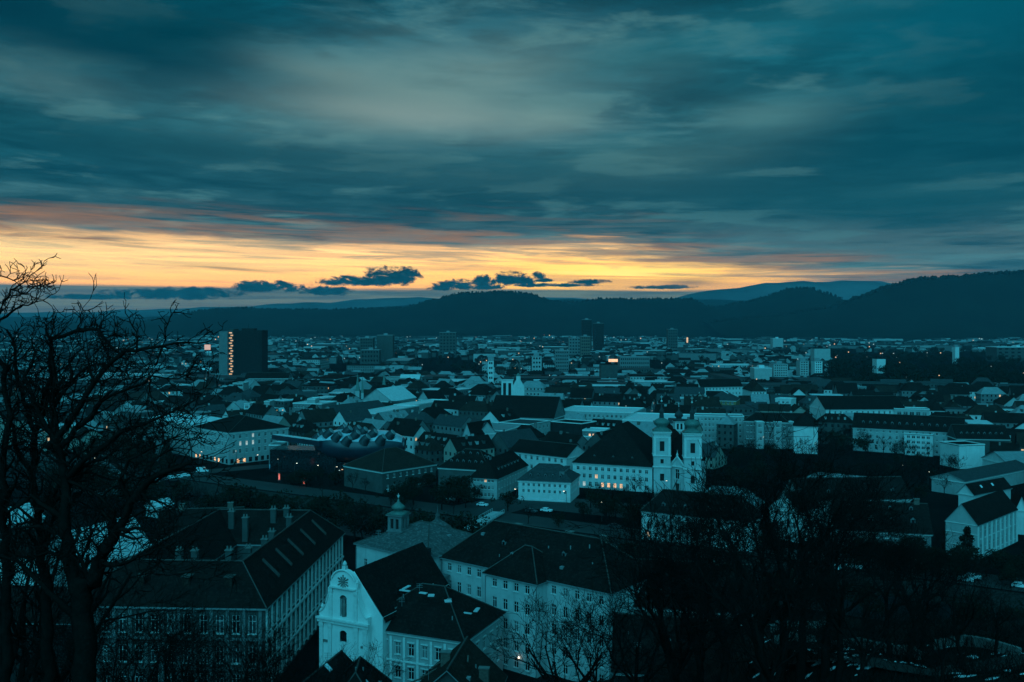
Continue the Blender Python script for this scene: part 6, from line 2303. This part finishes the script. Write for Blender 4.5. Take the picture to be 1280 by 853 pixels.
PXM = 22 / F
limbs = [  # (points (px, py, distance), start radius px, end radius px)
    ([(96, 960, 22), (106, 853, 22), (104, 780, 22), (103, 722, 22)], 38, 24),
    ([(106, 745, 22), (124, 700, 22), (147, 661, 21.8), (163, 628, 21.7), (183, 604, 21.5), (210, 588, 21.3), (240, 577, 21.2)], 21, 4),
    ([(98, 740, 22), (86, 695, 22.2), (80, 649, 22.3), (82, 600, 22.4), (74, 560, 22.5), (66, 510, 22.6), (70, 470, 22.6), (64, 425, 22.7)], 20, 3),
    ([(60, 900, 23), (58, 760, 23), (52, 690, 23), (48, 640, 23), (40, 590, 23), (44, 540, 23), (28, 490, 23), (19, 438, 23), (8, 412, 23)], 20, 3),
    ([(10, 880, 22.5), (8, 700, 22.5), (2, 600, 22.5), (14, 520, 22.5), (-2, 450, 22.4), (-8, 403, 22.4)], 17, 5),
    ([(52, 520, 23), (66, 470, 22.8), (63, 424, 22.6), (95, 414, 22.5), (123, 412, 22.4), (139, 434, 22.3), (149, 442, 22.3)], 9, 2.5),
    ([(60, 560, 22.6), (92, 520, 22.4), (118, 478, 22.3), (140, 452, 22.2), (158, 438, 22.1), (180, 436, 22), (203, 433, 22), (234, 428, 21.9), (258, 428, 21.9)], 10, 1.6),
    ([(203, 433, 22), (206, 412, 22), (213, 396, 22), (216, 391, 22)], 2.4, 1.0),
    ([(203, 434, 22), (196, 455, 21.9), (188, 476, 21.8), (184, 500, 21.8)], 3.2, 1.2),
    ([(171, 437, 22), (171, 416, 22.1), (163, 403, 22.1), (157, 392, 22.1)], 2.6, 1.0),
    ([(95, 414, 22.5), (101, 403, 22.5), (104, 388, 22.5), (114, 392, 22.5)], 2.6, 1.0),
    ([(-8, 403, 22.4), (8, 396, 22.4), (19, 387, 22.4), (35, 382, 22.4), (46, 377, 22.4), (58, 373, 22.4)], 4.2, 1.0),
    ([(-8, 403, 22.4), (4, 378, 22.4), (13, 362, 22.4), (24, 357, 22.4), (33, 352, 22.4), (38, 344, 22.4)], 4.0, 1.0),
    ([(-6, 346, 22.4), (8, 347, 22.4), (16, 351, 22.4), (30, 350, 22.4)], 2.4, 1.0),
    ([(13, 362, 22.4), (28, 368, 22.4), (38, 362, 22.4), (40, 356, 22.4)], 2.6, .9),
    ([(82, 600, 22.4), (120, 565, 22), (150, 540, 21.8), (185, 528, 21.6), (215, 515, 21.4), (235, 505, 21.4)], 9, 1.8),
    ([(147, 661, 21.8), (170, 660, 21.5), (196, 668, 21.3), (214, 664, 21.2)], 6, 1.4),
    ([(124, 700, 22), (150, 706, 21.5), (172, 696, 21.3), (196, 686, 21.2), (212, 684, 21.1)], 7, 1.4),
    ([(48, 640, 23), (80, 600, 23), (112, 590, 23), (140, 600, 23)], 8, 2),
    ([(74, 560, 22.5), (50, 520, 22.4), (30, 470, 22.4), (44, 440, 22.4), (40, 424, 22.4)], 8, 1.6),
    ([(118, 478, 22.3), (110, 450, 22.3), (128, 432, 22.3), (124, 420, 22.3)], 4, 1.2),
    ([(163, 628, 21.7), (150, 600, 21.6), (160, 575, 21.5), (190, 560, 21.4), (216, 548, 21.3)], 7, 1.6),
    ([(80, 649, 22.3), (40, 620, 22.2), (10, 640, 22.2), (-20, 620, 22.2)], 8, 3),
    ([(74, 560, 22.5), (104, 530, 22.3), (126, 502, 22.2), (160, 486, 22.1), (190, 470, 22), (222, 474, 21.9)], 8, 1.6),
    ([(66, 510, 22.6), (90, 480, 22.6), (86, 450, 22.6), (104, 436, 22.6)], 6, 1.5),
    ([(82, 600, 22.4), (110, 612, 22), (138, 636, 21.8), (150, 650, 21.7)], 6, 1.6),
    ([(40, 590, 23), (20, 560, 22.8), (10, 520, 22.8), (24, 500, 22.7)], 8, 2),
    ([(48, 640, 23), (74, 622, 22.6), (100, 586, 22.4), (130, 574, 22.2), (152, 556, 22.1)], 9, 1.8),
    ([(44, 540, 23), (60, 500, 22.8), (96, 470, 22.8), (120, 455, 22.7), (150, 462, 22.6)], 7, 1.5),
    ([(183, 604, 21.5), (190, 580, 21.4), (206, 566, 21.3), (222, 560, 21.2)], 4, 1.2),
    ([(147, 661, 21.8), (128, 640, 21.8), (112, 660, 21.7), (96, 668, 21.7)], 5, 1.3),
    ([(86, 695, 22.2), (60, 690, 22), (36, 700, 22), (16, 716, 22)], 6, 1.4),
    ([(104, 780, 22), (60, 740, 21.6), (20, 700, 21.5), (-20, 690, 21.5)], 10, 3),
]
nb = 0
twb = B()
for li, (pts, r0, r1) in enumerate(limbs):
    b = B()
    w = []
    # subdivide and roughen
    for (a, c) in zip(pts, pts[1:]):
        ns = max(2, int(sqrt((a[0] - c[0]) ** 2 + (a[1] - c[1]) ** 2) / 13))
        for i in range(ns):
            t = i / ns
            jit = 2.2 if r0 < 12 else 3.0
            w.append((a[0] + (c[0] - a[0]) * t + (rng.gauss(0, jit) if i else 0), a[1] + (c[1] - a[1]) * t + (rng.gauss(0, jit * .7) if i else 0), a[2] + (c[2] - a[2]) * t))
    w.append(pts[-1])
    W3 = [wpt(*p_) for p_ in w]
    K = len(W3)
    rad = [(r0 + (r1 - r0) * (i / (K - 1)) ** .8) * PXM / 2 * (1 + rng.uniform(-.1, .12)) for i in range(K)]
    b.tube(W3, rad, 9 if r0 > 8 else 6, 0)
    b.build('trunk' if r0 >= 17 else 'limb', M['bark'], bt, smooth=True)
    for i in range(1, K):
        if w[i][1] > 735:
            continue
        nk = 1 if (r0 < 3 or w[i][1] < 440) else rng.choice([1, 2, 2])
        for _ in range(nk):
            d0 = nrm(tuple(W3[i][k_] - W3[i - 1][k_] for k_ in range(3)))
            d = rdir(d0, rng, rng.uniform(.4, 1.15))
            d = nrm((d[0], d[1] * .55, d[2] + .12))
            lvl = 1 if r0 < 3 else rng.choice([1, 2, 2, 2, 3])
            L = rng.uniform(12, 24) * PXM if r0 < 3 else rng.uniform(28, 66) * PXM
            if w[i][1] < 445:
                lvl, L = min(lvl, 2), min(L, 26 * PXM)
            branch(twb, W3[i], d, max(.015, rad[i] * .42), L, lvl, rng, .34, .03, (2, 3), .0115, .75, .66, True)
tag(twb.build('twigs', M['twig'], bt), kind='stuff')

# ================================================================== SMALL THINGS


def car_root(kind):
    """car or van standing on the origin, 4.3 m (van 5.6 m) long along x"""
    r = empty('van' if kind == 'van' else 'parked_car', (0, 0, 0), '', 'van' if kind == 'van' else 'car')
    L, w, hh = (5.6, 2.0, 2.3) if kind == 'van' else (4.3, 1.75, 1.45)
    b = B()
    prof_ = [(-L / 2, .35), (L / 2, .35), (L / 2, .85), (L / 2 - .15, 1.0)] + ([(L * .30, 1.25), (L * .2, hh), (-L / 2 + .1, hh), (-L / 2, 1.0)] if kind == 'van' else [(L * .22, 1.0), (L * .08, hh), (-L * .28, hh), (-L * .44, 1.0), (-L / 2, .95)])
    for y0, fl2 in ((-w / 2, False), (w / 2, True)):
        pts = [(x, y0, z) for x, z in prof_]
        b.poly(pts if not fl2 else pts[::-1])
    for i in range(len(prof_)):
        (xa, za), (xb, zb) = prof_[i], prof_[(i + 1) % len(prof_)]
        b.poly([(xa, -w / 2, za), (xa, w / 2, za), (xb, w / 2, zb), (xb, -w / 2, zb)])
    return r, b, L, w, hh


def make_car(kind, paint):
    r, b, L, w, hh = car_root(kind)
    b.build('body', M[paint], r)
    b = B()
    s = .012
    if kind == 'van':
        xs_ = [(L * .05, L * .21)]
        b.poly([(L * .298 + .01, -w * .42, 1.3), (L * .298 + .01, w * .42, 1.3), (L * .205 + .03, w * .42, hh - .1), (L * .205 + .03, -w * .42, hh - .1)])
    else:
        xs_ = [(-L * .36, -L * .12), (-L * .10, L * .13)]
        b.poly([(L * .21 + .02, -w * .42, 1.05), (L * .21 + .02, w * .42, 1.05), (L * .09 + .03, w * .42, hh - .06), (L * .09 + .03, -w * .42, hh - .06)])
    for xa, xb in xs_:
        for sy in (-1, 1):
            y0 = sy * (w / 2 + s)
            b.poly([(xa, y0, 1.05 if kind != 'van' else 1.3), (xb, y0, 1.05 if kind != 'van' else 1.3), (xb - .15, y0, hh - .15), (xa + .1, y0, hh - .15)][::1 if sy < 0 else -1])
    b.build('windows', M['glass'], r)
    for sx in (-.31, .31):
        for sy in (-1, 1):
            b = B()
            b.tube([(L * sx, sy * (w / 2 - .2), .33), (L * sx, sy * (w / 2 + .02), .33)], [.33, .33], 10)
            b.build('wheel', M['rubber'], r)
    for sy in (-1, 1):
        b = B()
        b.box(L / 2 + .002, L / 2 + .03, sy * w * .36 - .12, sy * w * .36 + .12, .62, .8)
        b.build('headlight', M['metal'], r)
    return r


citems = []
proto = {'van': make_car('van', 'carw'), 'w': make_car('car', 'carw'), 'd': make_car('car', 'card')}
usedp = set()


def put_car(kind, px, py, rz, desc, grp, cat=None, z=.03):
    o = proto[kind]
    if kind in usedp:
        o = copy_tree(proto[kind])
    usedp.add(kind)
    x, y = at(px, py, 0)
    o.location = (x, y, z)
    o.rotation_euler = (0, 0, rz)
    o['group'] = grp
    o['label'] = desc
    return o


GV = 'vehicles on the roads by the river'
put_car('van', 253, 590.5, .25, 'white van driving on the bridge road before the corner hotel', GV)
put_car('w', 603, 633, -.4, 'white car on the square at the far end of the footbridge', GV)
for px, py, kd, lab in ((232, 596, 'w', 'pale parked car left of the white van, nearest it'), (223, 597.5, 'w', 'second pale parked car left of the white van'), (214, 599, 'w', 'third pale parked car left of the white van'), (204, 601, 'd', 'dark parked car at the left end of the row by the bridge road'), (194, 602.5, 'w', 'pale parked car at the very left of the row by the bridge road'),
                       (485, 616, 'w', 'pale car parked under the trees left of the square'), (508, 617, 'd', 'dark car parked under the trees on the quay'), (563, 626, 'w', 'pale car on the quay just left of the square'), (664, 641, 'd', 'dark car in front of the small white house'), (683, 640, 'w', 'pale car in front of the small white house'), (768, 660, 'd', 'dark car on the quay right of the square'), (1206, 727, 'w', 'pale car below the broad gable end house'), (1216, 724, 'w', 'second pale car below the broad gable end house'), (1275, 735, 'w', 'pale car at the right edge below the pilastered house'), (1048, 713, 'w', 'pale car below the house with four dormers, left'), (1068, 711, 'w', 'pale car below the house with four dormers, right')):
    put_car(kd, px, py, ANG0 + rng.uniform(-.1, .1), lab, GV)

# street lamps, lit
lp = empty('street_lamp', (0, 0, 0), '', 'street lamp')
b = B()
b.tube([(0, 0, 0), (0, 0, 5.2), (0, 0, 6.4), (.5, 0, 6.9), (1.1, 0, 6.95)], [.09, .07, .06, .05, .05], 6)
b.build('pole', M['iron'], lp)
b = B()
b.box(.75, 1.45, -.16, .16, 6.78, 6.93)
b.build('lamp_head', M['iron'], lp)
b = B()
b.box(.82, 1.38, -.12, .12, 6.66, 6.775)
b.build('lamp_glass', M['lamp'], lp)
litems = []
first = True
lamps = [(249, 582), (300, 579), (325, 586), (352, 590), (368, 598), (395, 601), (418, 603), (440, 600), (470, 604), (482, 610), (646, 634), (708, 636), (752, 652), (1046, 535), (1075, 527), (1012, 556), (1044, 552), (1022, 570), (860, 672), (1083, 700), (1219, 540), (887, 530), (940, 545), (560, 560), (600, 566), (660, 545), (120, 590), (160, 560), (830, 622), (1160, 610), (1130, 600)]
lr = random.Random(8)
while len(lamps) < 80:
    px, py = lr.uniform(200, 1275), lr.uniform(482, 566)
    x, y = at(px, py, 0)
    if not occupied(x, y, 1) and not in_park(x, y) and all(abs(px - a) > 9 or abs(py - c) > 5 for a, c in lamps):
        lamps.append((px, py))
for px, py in lamps:
    x, y = at(px, py, 0)
    if occupied(x, y, .6):
        y -= 6
    o = lp if first else copy_tree(lp)
    first = False
    o.location = (x, y, 0)
    o.rotation_euler = (0, 0, rng.uniform(0, 6))
    o['group'] = 'lit street lamps'
    if py > 566:
        litems.append((o, 'lit street lamp', px, py - 10))
    else:
        o['label'] = 'lit street lamp glinting among the crowded roofs of the middle distance'
        o['group'] = 'lamps among the middle distance roofs'
relabel(litems)
# tram stop and signal lights by the blob gallery
for i, (px, py, hh, m_, lab) in enumerate(((349, 601, 3.2, 'red', 'red lit advertising pillar before the blob gallery, left of the other red one'), (380, 606, 3.0, 'red', 'second red lit pillar, on the quay below the blob gallery'), (338, 587, 2.6, 'bluesign', 'small blue lit sign at the left foot of the blob gallery'))):
    x, y = at(px, py, 0)
    r = empty('lit_pillar', (x, y, 0), lab, 'sign')
    b = B()
    b.box(x - .3, x + .3, y - .25, y + .25, .4, hh)
    b.build('panel', M[m_], r)
    b = B()
    b.box(x - .55, x + .55, y - .35, y + .35, 0, .396)
    b.box(x - .55, x + .55, y - .35, y + .35, hh + .004, hh + .25)
    b.build('casing', M['iron'], r)
# lamp over the convent door
x, y = cp(21.2, 3.75)
r = empty('door_lamp', (x, y, 3.2), 'small bright lamp on the white convent wall near the ground', 'lamp')
b = B()
b.lathe([(.12, 3.1), (.2, 3.25), (.12, 3.42)], x, y, 8)
b.build('globe', M['lamp'], r)
b = B()
x2, y2 = cp(21.2, 3.31)
b.tube([(x, y, 3.46), (x2, y2, 3.6)], [.04, .04], 5)
b.build('bracket', M['iron'], r)

# ================================================================== HAZE
hb = B()
hb.box(-9500, 9500, -300, 13600, -7.5, 640)
hm = bpy.data.materials.new('evening_haze')
hm.use_nodes = True
hm.node_tree.nodes.clear()
ho = hm.node_tree.nodes.new('ShaderNodeOutputMaterial')
hv = hm.node_tree.nodes.new('ShaderNodeVolumePrincipled')
hv.inputs['Color'].default_value = (0.35, 0.80, 1.0, 1)
hv.inputs['Density'].default_value = 3.8e-5
hv.inputs['Anisotropy'].default_value = 0.0
hm.node_tree.links.new(hv.outputs[0], ho.inputs['Volume'])
tag(hb.build('haze', hm), 'thin blue evening haze lying over the whole city', 'haze', kind='stuff')
